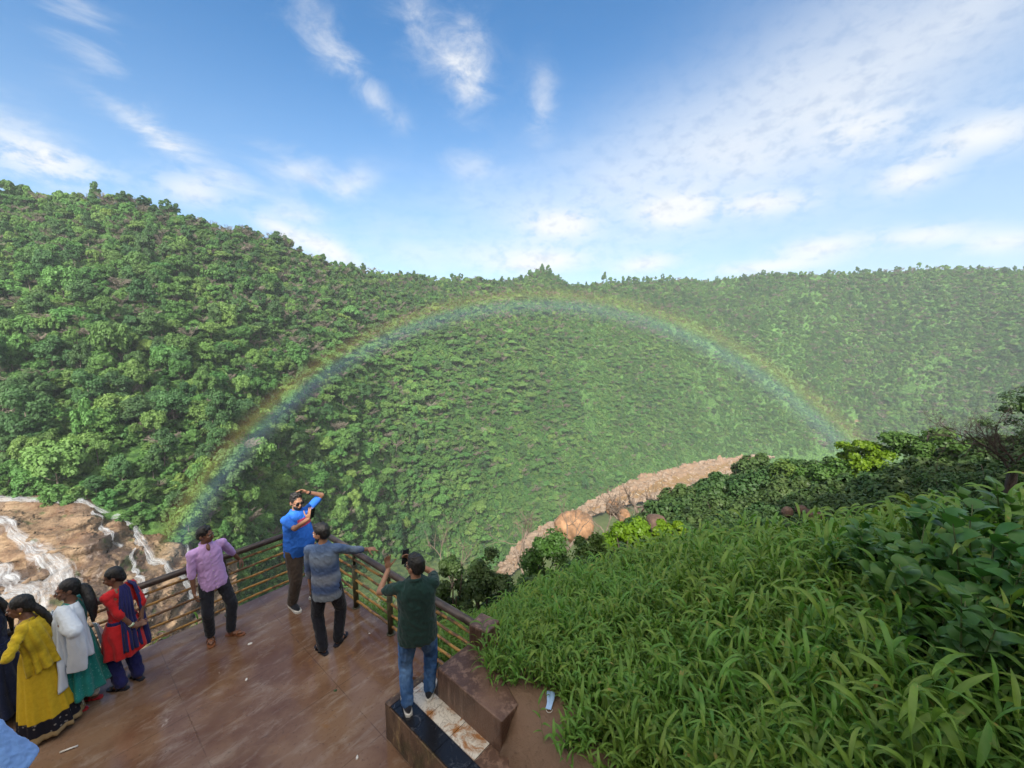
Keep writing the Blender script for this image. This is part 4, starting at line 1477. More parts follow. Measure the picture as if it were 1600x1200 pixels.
for px_, py_, dep, sd, sc_, lab in BIG:
    p = D(px_, py_ + 40, dep)
    z = min(float(zn(p[0], p[1])), p[2])
    z = float(zn(p[0], p[1]))
    hh = max(.35, D(px_, py_ - 40, dep)[2] - z)
    (LV, LF), (SV, SF) = bigleaf_plant(sd, min(hh, 1.15), 11, .17, .10, .45)
    e = empty('broadleaf_plant', (p[0], p[1], z), 0, lab, 'plant', 'broad leaved plants on the bank')
    e.scale = (sc_,) * 3
    mk('leaves', LV, LF, m_bigleaf, e, True)
    mk('stems', SV, SF, m_stem, e, True)
# tall upright blades standing above the plants
rb = np.random.default_rng(31)
for px_, py0, py1, dep, lab in ((1435, 850, 755, 3.4, 'tall upright grass blade on the skyline of the bank, left of two'), (1515, 845, 760, 3.3, 'tall upright grass blade on the skyline of the bank, right of two')):
    p = D(px_, py0 + 30, dep)
    z = float(zn(p[0], p[1]))
    top = D(px_, py1, dep)[2]
    Vs, Fs = [], []
    for k in range(6):
        a = rb.uniform(0, 6.28)
        blade(Vs, Fs, (rb.normal(0, .02), rb.normal(0, .02), (top - z) * rb.uniform(.35, .7)), (math.cos(a), math.sin(a), 0), (0, 0, 1.9 if k < 3 else 1), (top - z) * rb.uniform(.35, .55), .05, .5 if k < 3 else 1.6, rb)
    n0 = sum(len(v) for v in Vs)
    st_ = MB()
    st_.tube([(0, 0, -.05), (.01, 0, (top - z) * .75)], [.007, .004], 5)
    e = empty('tall_grass_stalk', (p[0], p[1], z), 0, lab, 'grass')
    mk('blades', np.concatenate(Vs), Fs, m_grass, e, True)
    st_.build('stem', m_stem, e)


# ---- bushes and small trees on the slopes below the bank
def bush_mesh(seed, R, H, nclump, nleaf, leaf):
    r_ = np.random.default_rng(seed)
    return crown_mesh(r_, R, H, H * .52, nclump, nleaf, leaf, (.16, .42), .9, 1.15, .35)


def stem_mesh(seed, R, H):
    r_ = np.random.default_rng(seed + 500)
    mb_ = MB()
    for k in range(7):
        a = r_.uniform(0, 6.28)
        e = np.array([math.cos(a) * R * .6, math.sin(a) * R * .6, H * r_.uniform(.5, .9)])
        mb_.tube([(0, 0, -.3), e * .5 + (0, 0, .1), e], [.045, .03, .012], 5)
    return np.concatenate(mb_.V), mb_.F


def make_bush(px_, ytop, dep, wpx, hpx, mat, seed, label, group='bushes on the slope below the bank', dense=1.0, name='bush', cat='bush'):
    R = wpx / FPX * dep / 2
    H = hpx / FPX * dep
    top = D(px_, ytop, dep)
    base_z = top[2] - H * 1.02
    z = min(float(zn(top[0], top[1])), base_z)
    lf = np.clip(.0046 * dep, .036, .2)
    ncl = int(np.clip(18 * R / max(.5, dep / 14), 16, 34))
    H2 = top[2] - max(z, base_z - .0) + .1
    e = empty(name, (top[0], top[1], z), 0, label, cat, group)
    H = max(H, (top[2] - z) * .98)
    V, F = bush_mesh(seed, R, H, int(ncl * 1.25), int(360 * dense), lf)
    V[:, 2] += (top[2] - z) - V[:, 2].max()
    mk('foliage', V, F, mat, e)
    SV, SF = stem_mesh(seed, R, top[2] - z)
    mk('stems', SV, SF, m_twig_dark, e, True)
    return e


BUSH = [
    (760, 860, 9.0, 96, 120, m_bush_dark, 'dark green bush outside the railing behind the man in the dark green shirt'),
    (705, 872, 9.6, 70, 100, m_bush_dark, 'dark bush close to the railing, left of the pair beside the photographer'),
    (858, 832, 12.0, 100, 95, m_bush, 'rounded green bush below the orange boulder'),
    (925, 832, 12.5, 76, 75, m_bush, 'small green bush between the boulder and the lime bush'),
    (985, 806, 13.0, 90, 90, m_bush_lime, 'sunlit lime green bush in the middle of the slope'),
    (1042, 812, 13.5, 84, 62, m_bush_lime, 'low sunlit yellow green bush right of the taller lime bush'),
    (1175, 735, 30, 120, 120, m_bush_dark, 'dark dense bush beside the river bend'),
    (1245, 722, 34, 90, 90, m_bush, 'green bush on the slope right of the dark bush by the river'),
    (1140, 780, 24, 110, 80, m_bush_dark, 'low dark bush on the slope above the grass'),
    (1220, 775, 21, 120, 70, m_bush_dark, 'dark spreading bush near the brown rocks'),
    (1350, 778, 17, 130, 80, m_bush_dark, 'dark bush right of the brown rocks'),
    (1400, 765, 9, 90, 80, m_bush_lime, 'yellow green bush just beyond the big leaved plants'),
    (1300, 715, 30, 100, 80, m_bush, 'bushy shrub left of the bright topped small tree'),
    (1500, 735, 20, 140, 90, m_bush_dark, 'dark bush below the bare branched tree'),
    (1570, 720, 18, 140, 110, m_bush_dark, 'dark bush at the right edge below the bare branched tree'),
    (1420, 725, 24, 130, 90, m_bush_dark, 'dark bush under the leafy small tree'),
    (1290, 825, 13, 110, 60, m_bush_dark, 'low dark bush just beyond the crest of the long grass'),
    (1190, 815, 15, 120, 60, m_bush_dark, 'low dark bush left of the brown rocks'),
    (1090, 815, 16, 100, 55, m_bush_dark, 'low shaded bush right of the lime bushes'),
]
for k, (px_, yt, dep, w_, h_, mt, lab) in enumerate(BUSH):
    make_bush(px_, yt, dep, w_, h_, mt, 200 + k, lab)


def small_tree(px_, ytop, dep, wpx, hpx, mat, seed, label, open_=.6):
    R = wpx / FPX * dep / 2
    H = hpx / FPX * dep
    top = D(px_, ytop, dep)
    z = min(float(zn(top[0], top[1])), top[2] - H)
    e = empty('small_tree', (top[0], top[1], z), 0, label, 'tree')
    r_ = np.random.default_rng(seed)
    V, F = crown_mesh(r_, R, H * .8, 0, int(30 * open_) + 10, 300, .0048 * dep, (.14, .32), .65, 1.25, .35)
    V[:, 2] += (top[2] - z) - V[:, 2].max()
    mk('crown', V, F, mat, e)
    TV, TF = trunk_mesh(r_, (top[2] - z) * .85, .12, 6, R * .6)
    mk('trunk', TV, TF, m_twig_dark, e, True)


small_tree(1350, 686, 30, 90, 90, m_bush_lime, 301, 'small tree with sunlit yellow green top right of the end of the rainbow')
small_tree(1455, 662, 28, 130, 90, m_bush, 302, 'small open crowned green tree between the sunlit tree and the bare dark tree')
small_tree(1530, 690, 26, 90, 70, m_bush_dark, 303, 'dark small tree just left of the bare branched tree')


def branchy(seed, H, R, depth=4, r0=.1, lean=(0, 0), k_child=3, up=.5):
    """bare tree: forking tapered limbs down to twigs"""
    r_ = np.random.default_rng(seed)
    mb_ = MB()

    def grow(p, d, L, rad_, lv):
        n_ = 4
        P = [p]
        dd = d
        for i in range(n_):
            dd = nrm(dd + r_.normal(0, .18, 3) + np.array([0, 0, .05]))
            P.append(P[-1] + dd * L / n_)
        mb_.tube(P, np.linspace(rad_, rad_ * .6, n_ + 1) * .7, 6 if lv > 2 else 4 if lv > 0 else 3, caps=lv > 2)
        if lv == 0:
            return
        for c in range(k_child + (lv <= 2)):
            i = r_.integers(2, n_ + 1)
            a = r_.normal(0, 1, 3)
            nd = nrm(dd * .75 + a * .55 + np.array([0, 0, up * .4]))
            grow(P[i], nd, L * r_.uniform(.5, .8), rad_ * .52, lv - 1)
    grow(np.array([0, 0, -.4]), nrm(np.array([lean[0], lean[1], 1.0])), H * .42, r0, depth)
    return np.concatenate(mb_.V), mb_.F


BARE = [
    (1040, 745, 42, 70, 401, m_twig, 'bare grey tree with spreading limbs in front of the river', (-.2, 0), 4, .22),
    (1078, 750, 40, 60, 402, m_twig, 'bare tree just right of the spreading grey tree by the river', (.3, 0), 4, .14),
    (1000, 755, 38, 70, 403, m_twig, 'thin leafless tree left of the spreading grey tree', (-.1, 0), 4, .10),
    (872, 775, 26, 80, 404, m_twig, 'fine twigged bare tree rising above the orange boulder', (.1, 0), 4, .06),
    (825, 800, 24, 70, 405, m_twig, 'small leafless shrub left of the orange boulder', (-.2, 0), 4, .05),
    (690, 815, 15, 80, 406, m_twig, 'bare thin tree beyond the railing left of the dark bushes', (.2, 0), 4, .04),
    (945, 785, 22, 60, 407, m_twig, 'bare twiggy shrub between the boulder and the lime bush', (.1, 0), 4, .05),
    (1125, 748, 36, 60, 408, m_twig, 'dry thin tree beside the dark bush at the river bend', (.1, 0), 4, .08),
]
for px_, yt, dep, hpx, sd, mt, lab, ln, dp, r0 in BARE:
    top = D(px_, yt, dep)
    H = hpx / FPX * dep
    z0 = min(float(zn(top[0], top[1])), top[2] - H)
    e = tag(mk('bare_tree', *branchy(sd, 1.0, 1.0, dp, r0 / H, ln), mt, smooth=True), lab, 'tree', 'leafless trees on the slope')
    zs = np.array([v.co.z for v in e.data.vertices])
    e.scale = (H / zs.max() * 1.1,) * 3
    e.location = (top[0], top[1], top[2] - H)
    if e.location.z > z0 + .3:          # a bare stem down to the ground
        st_ = MB()
        st_.tube([(0, 0, (z0 - .3 - e.location.z) / e.scale[0]), (0, 0, -.2)], r0 / H, 6)
        o2 = st_.build('trunk', mt, e)
# dark half bare tree at the right edge
p = D(1585, 720, 15)
e = empty('dark_tree', (p[0], p[1], float(zn(p[0], p[1]))), 0, 'dark bare branched tree at the right edge', 'tree')
dz = p[2] - e.location.z
V, F = branchy(411, 4.6, 2, 5, .13, (-.1, 0), 4, .3)
o = mk('branches', V, F, m_twig_dark, e, True)
o.location = (0, 0, max(0, dz - 1.5))
st_ = MB()
st_.tube([(0, 0, -.3), (0, 0, max(.4, dz))], [.2, .13], 8)
st_.build('trunk', m_twig_dark, e)
V, F = crown_mesh(np.random.default_rng(412), 1.15, 4.4, max(0, dz) + .9, 30, 130, .05, (.14, .34), .9, 1.2, .2)
mk('foliage', V, F, m_bush_dark, e)

# ---- rocks on the slope
m_orange = plain('orange_earth_rock', (.23, .130, .070), .9, .4, 1.2, .5, 3.0)
m_brown_rock = plain('brown_rock', (.085, .052, .038), .85, .45, 1.2, .8, 4.0)


def boulder(px_, py_, dep, w_, h_, mat, seed, label, sq=2.4):
    c = D(px_, py_, dep)
    rx_, rz_ = w_ / FPX * dep / 2, h_ / FPX * dep / 2
    u, v_ = np.meshgrid(np.linspace(0, 2 * np.pi, 41)[:-1], np.linspace(-.5 * np.pi, .5 * np.pi, 26), indexing='ij')
    d = np.stack([np.cos(u) * np.cos(v_), np.sin(u) * np.cos(v_), np.sin(v_)], 2)
    d = np.sign(d) * np.abs(d) ** (2 / sq)
    fac_ = fbm(d[..., 0] * 1.6 + seed, d[..., 1] * 1.6, d[..., 2] * 1.6, 5, seed, .6)
    d *= (1 + .20 * fac_ * .5 + .02)[..., None]
    V = d * np.array([rx_, rx_ * .9, rz_])
    nu_, nv_ = u.shape
    F = [(i * nv_ + j, ((i + 1) % nu_) * nv_ + j, ((i + 1) % nu_) * nv_ + j + 1, i * nv_ + j + 1) for i in range(nu_) for j in range(nv_ - 1)]
    o_ = mk('boulder', V.reshape(-1, 3), F, mat, smooth=True)
    o_.location = c
    return tag(o_, label, 'rock')


boulder(897, 822, 40, 62, 46, m_orange, 3, 'big rounded orange boulder in the sun above the green bush', 2.2)
boulder(958, 793, 46, 22, 26, m_orange, 5, 'small upright orange rock right of the big boulder')
boulder(975, 806, 44, 20, 22, m_orange, 6, 'low orange rock just below the small upright one')
boulder(1270, 806, 17.5, 24, 17, m_brown_rock, 7, 'pinkish brown block of rock in the dark scrub', 4)
boulder(1252, 796, 18.5, 17, 13, m_brown_rock, 8, 'brown rock behind the pinkish block')
boulder(1230, 800, 18.5, 16, 17, m_brown_rock, 9, 'dark brown rock left of the pinkish block')
boulder(1068, 795, 30, 36, 22, m_brown_rock, 10, 'brown rock under the bare grey tree')
boulder(1025, 815, 26, 30, 22, m_brown_rock, 12, 'brown rock behind the low sunlit bush')

# ---- scrub over the near slopes
rs = np.random.default_rng(41)
ns_ = 5200
ang = rs.uniform(-.95, 1.05, ns_)
dd_ = 9 + 110 * rs.random(ns_) ** 1.6
sx_, sy_ = np.sin(ang) * dd_, np.cos(ang) * dd_
sz_ = zn(sx_, sy_)
qx, qy, qf = proj(np.stack([sx_, sy_, sz_], 1))
ok = (np.abs(sx_) < 190) & (sy_ > 8.5) & (qy > 640)
ok &= ~((np.hypot(sx_ - 7, sy_ - 40) < 5))
ok &= ~((qx > 840) & (qx < 1000) & (qf > 14) & (qf < 60) & (rs.random(ns_) < .75))
ok &= sy_ < 175
SP = np.stack([sx_, sy_, sz_ - .1], 1)[ok]
s3 = rs.uniform(.25, .6, len(SP)) * np.clip(np.hypot(SP[:, 0], SP[:, 1]) / 22, .7, 1.8)
V, F = crown_mesh(np.random.default_rng(56), 2.0, 2.2, .8, 14, 120, .20, flat=.8)
scrub_p = mk('scrub_bush', V, F, m_bush_dark)
COL.objects.unlink(scrub_p)
scr = gn_scatter('scrub', SP, np.zeros(len(SP)), np.c_[np.zeros(len(SP)), np.zeros(len(SP)), rs.uniform(0, 6.28, len(SP))], np.c_[s3, s3, s3], [scrub_p])
tag(scr, 'low scrub covering the near slopes', 'scrub', None, 'stuff')
# unseen trees added on the hill behind the viewpoint to shade the platform
bx, by = rs.uniform(-22, 60, 260), rs.uniform(-17, -7.5, 260)
BP = np.stack([bx, by, zn(bx, by) - .4], 1)
hb = rs.uniform(.42, .62, len(BP)) * np.where((bx > -5) & (bx < 11), .80, 1.0)
bw = gn_scatter('hilltop_shade_wood', BP, rs.integers(0, 4, len(BP)), np.c_[np.zeros(len(BP)), np.zeros(len(BP)), rs.uniform(0, 6.28, len(BP))], np.c_[hb, hb, hb], [p_[3] for p_ in PROTO[:4]])
tag(bw, 'unseen trees added on the hill behind the viewpoint to cast shade', 'wood', None, 'stuff')
# ================================================================== PEOPLE
m_skin = plain('brown_skin', (.30, .155, .095), .5, .10, 14, .08, 120, .4)
m_skin_d = plain('deep_brown_skin', (.175, .086, .054), .48, .10, 14, .08, 120, .4)
m_hair = plain('black_hair', (.009, .008, .008), .42, .3, 60, .6, 160, .5)
m_black = plain('black_plastic', (.012, .012, .014), .25, .1, 10)
m_eye = plain('eye_white', (.6, .58, .54), .3, .03, 10)
m_lip = plain('brown_lips', (.16, .06, .045), .5, .1, 20)
m_sole = plain('white_rubber_sole', (.62, .60, .56), .6, .1, 20)
m_sandal = plain('brown_leather_sandal', (.20, .075, .032), .5, .2, 20)
m_sandal_d = plain('dark_sandal', (.018, .018, .026), .5, .2, 20)
m_gold = plain('gold_bangle', (.65, .42, .10), .3, .1, 20, metal=.8)
m_pale_bangle = plain('pale_green_bangle', (.55, .66, .45), .3, .05, 20)


def cloth(name, color, var=.18, scale=9, rough=.85, speck=None):
    m, t, out = new_mat(name)
    v = t.obj()
    n1, n2 = t.noise(v, scale, 5, .6), t.noise(v, 180, 3)
    col = t.mix(t.step(n1, .3, .7), tuple(c * (1 - var) for c in color), tuple(min(1, c * (1 + var)) for c in color))
    if speck:
        vo = t.n('ShaderNodeTexVoronoi', i_Scale=speck[1], i_Vector=v)
        col = t.mix(t.step(vo.outputs['Distance'], .16, .26, speck[2], 0), col, speck[0])
    surf(t, out, col, rough, t.bump(n2, .25, .002), .2, **{'Sheen Weight': .15})
    return m


m_lilac = cloth('lilac_cotton', (.52, .33, .64), .10)
m_navy_tr = cloth('navy_black_trousers', (.014, .016, .024))
m_dkbrown_tr = cloth('dark_brown_trousers', (.060, .043, .034))
m_black_tr = cloth('black_trousers', (.010, .011, .018))
m_green_polo = cloth('dark_green_polo', (.010, .034, .030), .2)
m_teal = cloth('teal_printed_cotton', (.012, .195, .175), .15, 9, .8, ((.16, .42, .36), 34, .5))
m_red = cloth('red_cotton', (.52, .018, .022), .15)
m_navy = cloth('deep_blue_cotton', (.018, .020, .105), .2)
m_navy2 = cloth('navy_printed_cotton', (.012, .020, .060), .25, 6, .85, ((.05, .07, .16), 40, .4))
m_ltblue = cloth('light_blue_cotton', (.20, .37, .72), .08)
m_yellow_top = cloth('yellow_net_cloth', (.50, .36, .018), .22, 16)
m_cream = cloth('cream_cotton', (.62, .56, .46), .1)
# sheer white veil
m_veil, t, out = new_mat('sheer_white_veil')
v = t.obj()
b_ = surf(t, out, t.mix(t.noise(v, 7, 4), (.66, .74, .86), (.80, .86, .93)), .8, t.bump(t.noise(v, 200, 2), .2, .002), .2, alpha=.84)
# faded jeans
m_jeans, t, out = new_mat('faded_blue_jeans')
v = t.obj()
n1 = t.noise(t.mapping(v, (1, 1, .5)), 7, 5, .6, .4)
col = t.mix(t.step(n1, .35, .7), (.030, .085, .22), (.115, .225, .43))
surf(t, out, col, .85, t.bump(t.noise(v, 150, 3), .3, .002), .2)
# blue tee with a red chest panel
m_tee, t, out = new_mat('royal_blue_tee_with_red_panel')
v = t.obj()
sx = t.n('ShaderNodeSeparateXYZ', i_0=v)
inx = t.math('MULTIPLY', t.step(sx.outputs[0], -.245, -.235), t.step(sx.outputs[0], .095, .085))
inz = t.math('MULTIPLY', t.step(sx.outputs[2], 1.30, 1.305), t.step(sx.outputs[2], 1.425, 1.42))
fr_ = t.math('MULTIPLY', t.math('MULTIPLY', inx, inz), t.math('GREATER_THAN', sx.outputs[1], .03))
base = t.mix(t.noise(v, 8, 4), (.022, .125, .52), (.035, .165, .64))
surf(t, out, t.mix(fr_, base, (.52, .075, .13)), .85, t.bump(t.noise(v, 180, 2), .2, .002), .2)
# hand dyed grey and blue banded shirt
m_band, t, out = new_mat('blue_grey_banded_cotton')
v = t.obj()
sx = t.n('ShaderNodeSeparateXYZ', i_0=v)
zz = t.math('ADD', sx.outputs[2], t.math('MULTIPLY', t.math('SUBTRACT', t.noise(v, 4, 4), .5), .09))
col = t.ramp(t.math('DIVIDE', t.math('SUBTRACT', zz, .74), .80), [(0, (.17, .20, .24)), (.09, (.19, .22, .26)), (.17, (.060, .095, .20)), (.25, (.065, .10, .205)), (.33, (.19, .22, .28)), (.40, (.20, .23, .29)), (.49, (.065, .10, .205)), (.58, (.07, .11, .21)), (.68, (.18, .22, .29)), (.75, (.17, .22, .30)), (.86, (.085, .135, .25)), (1, (.08, .13, .26))])
surf(t, out, col, .85, t.bump(t.noise(v, 160, 2), .2, .002), .2)
# yellow skirt with a dark patterned border
m_skirt, t, out = new_mat('yellow_skirt_with_dark_border')
v = t.obj()
sx = t.n('ShaderNodeSeparateXYZ', i_0=v)
base = t.mix(t.noise(v, 26, 5, .7), (.42, .27, .010), (.72, .50, .035))
vo = t.n('ShaderNodeTexVoronoi', i_Scale=26, i_Vector=v)
dark = t.mix(t.step(vo.outputs['Distance'], .2, .3, 1, 0), (.012, .012, .020), (.20, .19, .18))
z_ = sx.outputs[2]
col = t.mix(t.step(z_, .255, .245), base, dark)
col = t.mix(t.step(z_, .115, .108), col, (.34, .25, .13))
surf(t, out, col, .8, t.bump(t.noise(v, 150, 2), .2, .002), .2)


def rotm(axis, deg):
    return np.array(Matrix.Rotation(rad(deg), 3, axis))


def fuse(mb, name, mat, parent, voxel=.008, smooth=4, wrinkle=0.0, wscale=(18, 18, 9), seed=0):
    """one continuous skin over all the shapes in mb"""
    me = bpy.data.meshes.new('tmp')
    me.from_pydata([tuple(v) for v in np.concatenate(mb.V)], [], mb.F)
    ob = bpy.data.objects.new('tmp', me)
    COL.objects.link(ob)
    m = ob.modifiers.new('r', 'REMESH')
    m.mode = 'VOXEL'
    m.voxel_size = voxel
    m2 = ob.modifiers.new('s', 'SMOOTH')
    m2.factor = .5
    m2.iterations = smooth
    dg = bpy.context.evaluated_depsgraph_get()
    res = bpy.data.meshes.new_from_object(ob.evaluated_get(dg))
    bpy.data.objects.remove(ob)
    bpy.data.meshes.remove(me)
    if wrinkle:
        n_ = len(res.vertices)
        co, no = np.zeros(n_ * 3, np.float32), np.zeros(n_ * 3, np.float32)
        res.vertices.foreach_get('co', co)
        res.vertices.foreach_get('normal', no)
        co, no = co.reshape(-1, 3), no.reshape(-1, 3)
        w = 1 - np.abs(fbm(co[:, 0] * wscale[0] + seed, co[:, 1] * wscale[1], co[:, 2] * wscale[2] + co[:, 0] * 6, 3, 300 + seed)) * 1.6
        co = co + no * (w * wrinkle)[:, None]
        res.vertices.foreach_set('co', co.astype(np.float32).ravel())
    res.name = name
    res.materials.clear()
    res.materials.append(mat)
    res.polygons.foreach_set('use_smooth', np.ones(len(res.polygons), dtype=bool))
    res.update()
    return link(bpy.data.objects.new(name, res), parent)


def ik(Sh, T, a, b, pole):
    Sh, T = np.asarray(Sh, float), np.asarray(T, float)
    d = T - Sh
    L = np.linalg.norm(d)
    if L > (a + b) * .998:
        d *= (a + b) * .998 / L
        L = (a + b) * .998
    u = d / L
    x = (a * a - b * b + L * L) / (2 * L)
    h = math.sqrt(max(0, a * a - x * x))
    p = np.asarray(pole, float)
    p = nrm(p - u * (p @ u))
    return Sh + u * x + p * h, Sh + d


def hand_shapes(mb, W, d, pn, curl, s, thumb_side, spread=.25, point=False):
    """palm, four fingers and a thumb. d: way the hand runs, pn: palm normal"""
    d = nrm(d)
    pn = nrm(pn - d * (pn @ d))
    sd = np.cross(d, pn) * thumb_side       # towards the thumb
    M = np.stack([sd, d, pn], 1)
    mb.ell(W + d * .048 * s, np.array([.040, .052, .016]) * s, M, 12, 8)
    for k, (off, ln) in enumerate(((.030, .072), (.010, .082), (-.010, .076), (-.029, .060))):
        p = W + (d * .088 + sd * off) * s
        dv = nrm(d + sd * off * spread * 18)
        c = curl * (1.0 + .12 * k)
        if point and k == 0:
            c = .08
        for seg, fr_ in enumerate((.42, .32, .26)):
            dv = nrm(dv * math.cos(c * .55) + pn * math.sin(c * .55))
            q = p + dv * ln * fr_ * s
            mb.cap(p, q, (.0092 - .0008 * seg) * s, (.0086 - .0009 * seg) * s, 8)
            p = q
            pn_ = pn
    p = W + (d * .028 + sd * .032) * s
    dv = nrm(sd * .8 + d * .65 + pn * .25)
    for ln, r_ in ((.038, .0115), (.030, .0098), (.022, .0085)):
        q = p + dv * ln * s
        mb.cap(p, q, r_ * s, r_ * .9 * s, 8)
        p = q
        dv = nrm(dv + d * .25 + pn * (.2 + .3 * curl))


def person(label, pos, rz, h, spec):
    s = h / 1.72
    root = empty('person', pos, rad(rz), label, 'person', None)
    skin = spec.get('skin', m_skin)
    fat = spec.get('fat', .93 if spec.get('fem') else 1.0)
    fem = spec.get('fem', False)
    lean = rotm('X', -spec.get('lean', 0)) @ rotm('Y', spec.get('side', 0)) @ rotm('Z', spec.get('twist', 0))
    PEL = np.array([spec.get('px', 0.0), spec.get('py', 0.0), .93]) * s

    def T(p):        # torso frame -> person frame
        return PEL + lean @ (np.asarray(p, float) * s)
    shw = .150 if fem else .185
    R = np.eye(3)
    HM = lean @ rotm('Z', spec.get('hyaw', 0)) @ rotm('X', -spec.get('hpitch', 0)) @ rotm('Y', spec.get('htilt', 0))
    NECK = T((0, -.01, .54))
    HC = NECK + lean @ np.array([0, .022, .02]) * s + HM @ np.array([0, .0, .105]) * s * (1.0)

    def H(p):
        return HC + HM @ (np.asarray(p, float) * s)
    # ---------------- body
    b = MB()
    b.loft([(0, .0, z * s, rx * s * fat, ry * s * fat) for z, rx, ry in ((-.10, .11, .09), (-.04, .150, .105), (.04, .150, .108), (.16, .132, .098), (.30, .150, .105), (.40, .158, .102), (.47, .135, .085), (.52, .075, .062))], 20, 2.3, lean, PEL)
    b.cap(T((0, -.012, .48)), NECK + lean @ np.array([0, .022, .06]) * s, .060 * s, .053 * s)
    b.ell(H((0, -.006, .022)), np.array([.074, .094, .100]) * s, HM)
    b.ell(H((0, .030, -.045)), np.array([.058, .062, .068]) * s, HM)
    b.ell(H((0, .062, -.082)), np.array([.028, .026, .022]) * s, HM)
    b.cap(H((0, .088, .012)), H((0, .105, -.026)), .010 * s, .016 * s, 8)
    b.ell(H((0, .082, .030)), np.array([.050, .014, .012]) * s, HM)
    b.ell(H((0, .084, -.054)), np.array([.026, .014, .012]) * s, HM)
    for sg in (-1, 1):
        b.ell(H((sg * .075, -.012, -.008)), np.array([.012, .022, .032]) * s, HM, 10, 7)
        b.ell(H((sg * .038, .068, -.016)), np.array([.024, .022, .022]) * s, HM, 10, 7)
    # legs
    joints = {}
    for sd_, sg in (('L', -1), ('R', 1)):
        fx, fy, fyaw = spec.get('foot' + sd_, (sg * .10, 0, 0))[:3]
        lift = spec.get('foot' + sd_, (0, 0, 0, 0))[3] if len(spec.get('foot' + sd_, (0, 0, 0))) > 3 else 0
        hip = PEL + np.array([sg * .088, 0, -.05]) * s
        ank = np.array([fx * s, fy * s, (.085 + lift) * s])
        fm = rotm('Z', fyaw)
        knee, ank2 = ik(hip, ank, .425 * s, .40 * s, fm @ np.array([sg * .08, 1, 0]))
        joints['leg' + sd_] = (hip, knee, ank, fm)
        b.cap(hip, knee, .082 * s * fat, .052 * s)
        b.cap(knee, ank, .052 * s, .037 * s)
        b.ell(ank + fm @ np.array([0, .055, -.050]) * s, np.array([.040, .110, .026]) * s, fm)
        b.ell(ank + fm @ np.array([0, .0, -.035]) * s, np.array([.033, .050, .045]) * s, fm)
    # arms
    for sd_, sg in (('L', -1), ('R', 1)):
        a = spec['arm' + sd_]
        sh = T((sg * shw, 0, .455))
        if 'w' in a:        # wrist target in world coordinates
            w_ = np.asarray(a['w'], float) - np.asarray(pos, float)
            c_, s_ = math.cos(-rad(rz)), math.sin(-rad(rz))
            tgt = np.array([w_[0] * c_ - w_[1] * s_, w_[0] * s_ + w_[1] * c_, w_[2]])
        else:
            tgt = np.asarray(a['t'], float) * s
        el, wr = ik(sh, tgt, .285 * s, .255 * s, a['pole'])
        joints['arm' + sd_] = (sh, el, wr)
        b.cap(T((sg * .09, 0, .455)), sh, .056 * s, .054 * s)
        b.cap(sh, el, .048 * s * (.9 if fem else fat), .036 * s)
        b.cap(el, wr, .037 * s * (.92 if fem else 1), .025 * s)
        hd = np.asarray(a.get('hd', nrm(wr - el)), float)
        hand_shapes(b, wr, hd, np.asarray(a.get('pn', (-sg, 0, 0)), float), a.get('curl', .5), s, a.get('thumb', 1.0), point=a.get('point', False))
    body = fuse(b, 'body', skin, root, .0055, 3)
    # ---------------- face and hair
    for sg in (-1, 1):
        e_ = MB()
        e_.ell(H((sg * .031, .0895, .006)), np.array([.0125, .006, .007]) * s, HM, 10, 7)
        ey = e_.build('eye', m_eye, root)
        e_ = MB()
        e_.ell(H((sg * .031, .0945, .006)), np.array([.006, .003, .006]) * s, HM, 8, 6)
        e_.build('iris', m_black, ey)
        e_ = MB()
        e_.cap(H((sg * .014, .099, .026)), H((sg * .048, .088, .028)), .0045 * s, .0035 * s, 6)
        e_.build('eyebrow', m_hair, root)
    e_ = MB()
    e_.ell(H((0, .0955, -.055)), np.array([.020, .006, .007]) * s, HM, 10, 7)
    e_.build('lips', m_lip, root)
    hb_ = MB()
    hv = spec.get('hair', 'short')
    hb_.ell(H((0, -.022, .040)), np.array([.081, .098, .096]) * s, HM, 18, 12)
    hb_.ell(H((0, -.048, .000)), np.array([.076, .070, .080]) * s, HM, 16, 10)
    rh = np.random.default_rng(int(abs(pos[0]) * 100))
    if hv == 'short':
        for k in range(26):
            a_ = rh.uniform(0, 6.28)
            q = rh.uniform(0, .062)
            hb_.ell(H((math.cos(a_) * q, -.012 + math.sin(a_) * q * 1.15, .118 + rh.uniform(-.008, .014) - q * .28)), .022 * s, None, 8, 6)
    else:
        hb_.ell(H((0, -.075, -.045)), np.array([.055, .045, .060]) * s, HM, 12, 8)
    hair = fuse(hb_, 'hair', m_hair, root, .006, 2, .0035, (60, 60, 25), 5)
    if hv in ('braid', 'ponytail'):
        q = [H((0, -.085, -.03)), T((0, -.135, .50)), T((0, -.165, .34)), T((0, -.16, .18))]
        if hv == 'ponytail':
            q = [H((0, -.085, -.02)), H((0, -.135, -.05)), T((.0, -.185, .46)), T((.0, -.195, .32)), T((0, -.185, .20))]
        hb_ = MB()
        n_ = 14
        ts = np.linspace(0, len(q) - 1, n_)
        qq = [np.array([smooth_interp(x, np.arange(len(q), dtype=float), np.array([p[c] for p in q])) for c in range(3)]) for x in ts]
        rr_ = np.interp(np.linspace(0, 1, n_), [0, .25, .6, 1], [.034, .058, .052, .018] if hv == 'ponytail' else [.034, .036, .030, .012]) * s
        for k in range(n_ - 1):
            hb_.cap(qq[k], qq[k + 1], rr_[k], rr_[k + 1], 10)
        fuse(hb_, 'ponytail' if hv == 'ponytail' else 'braid', m_hair, hair, .007, 2, .005, (70, 70, 12), 8)
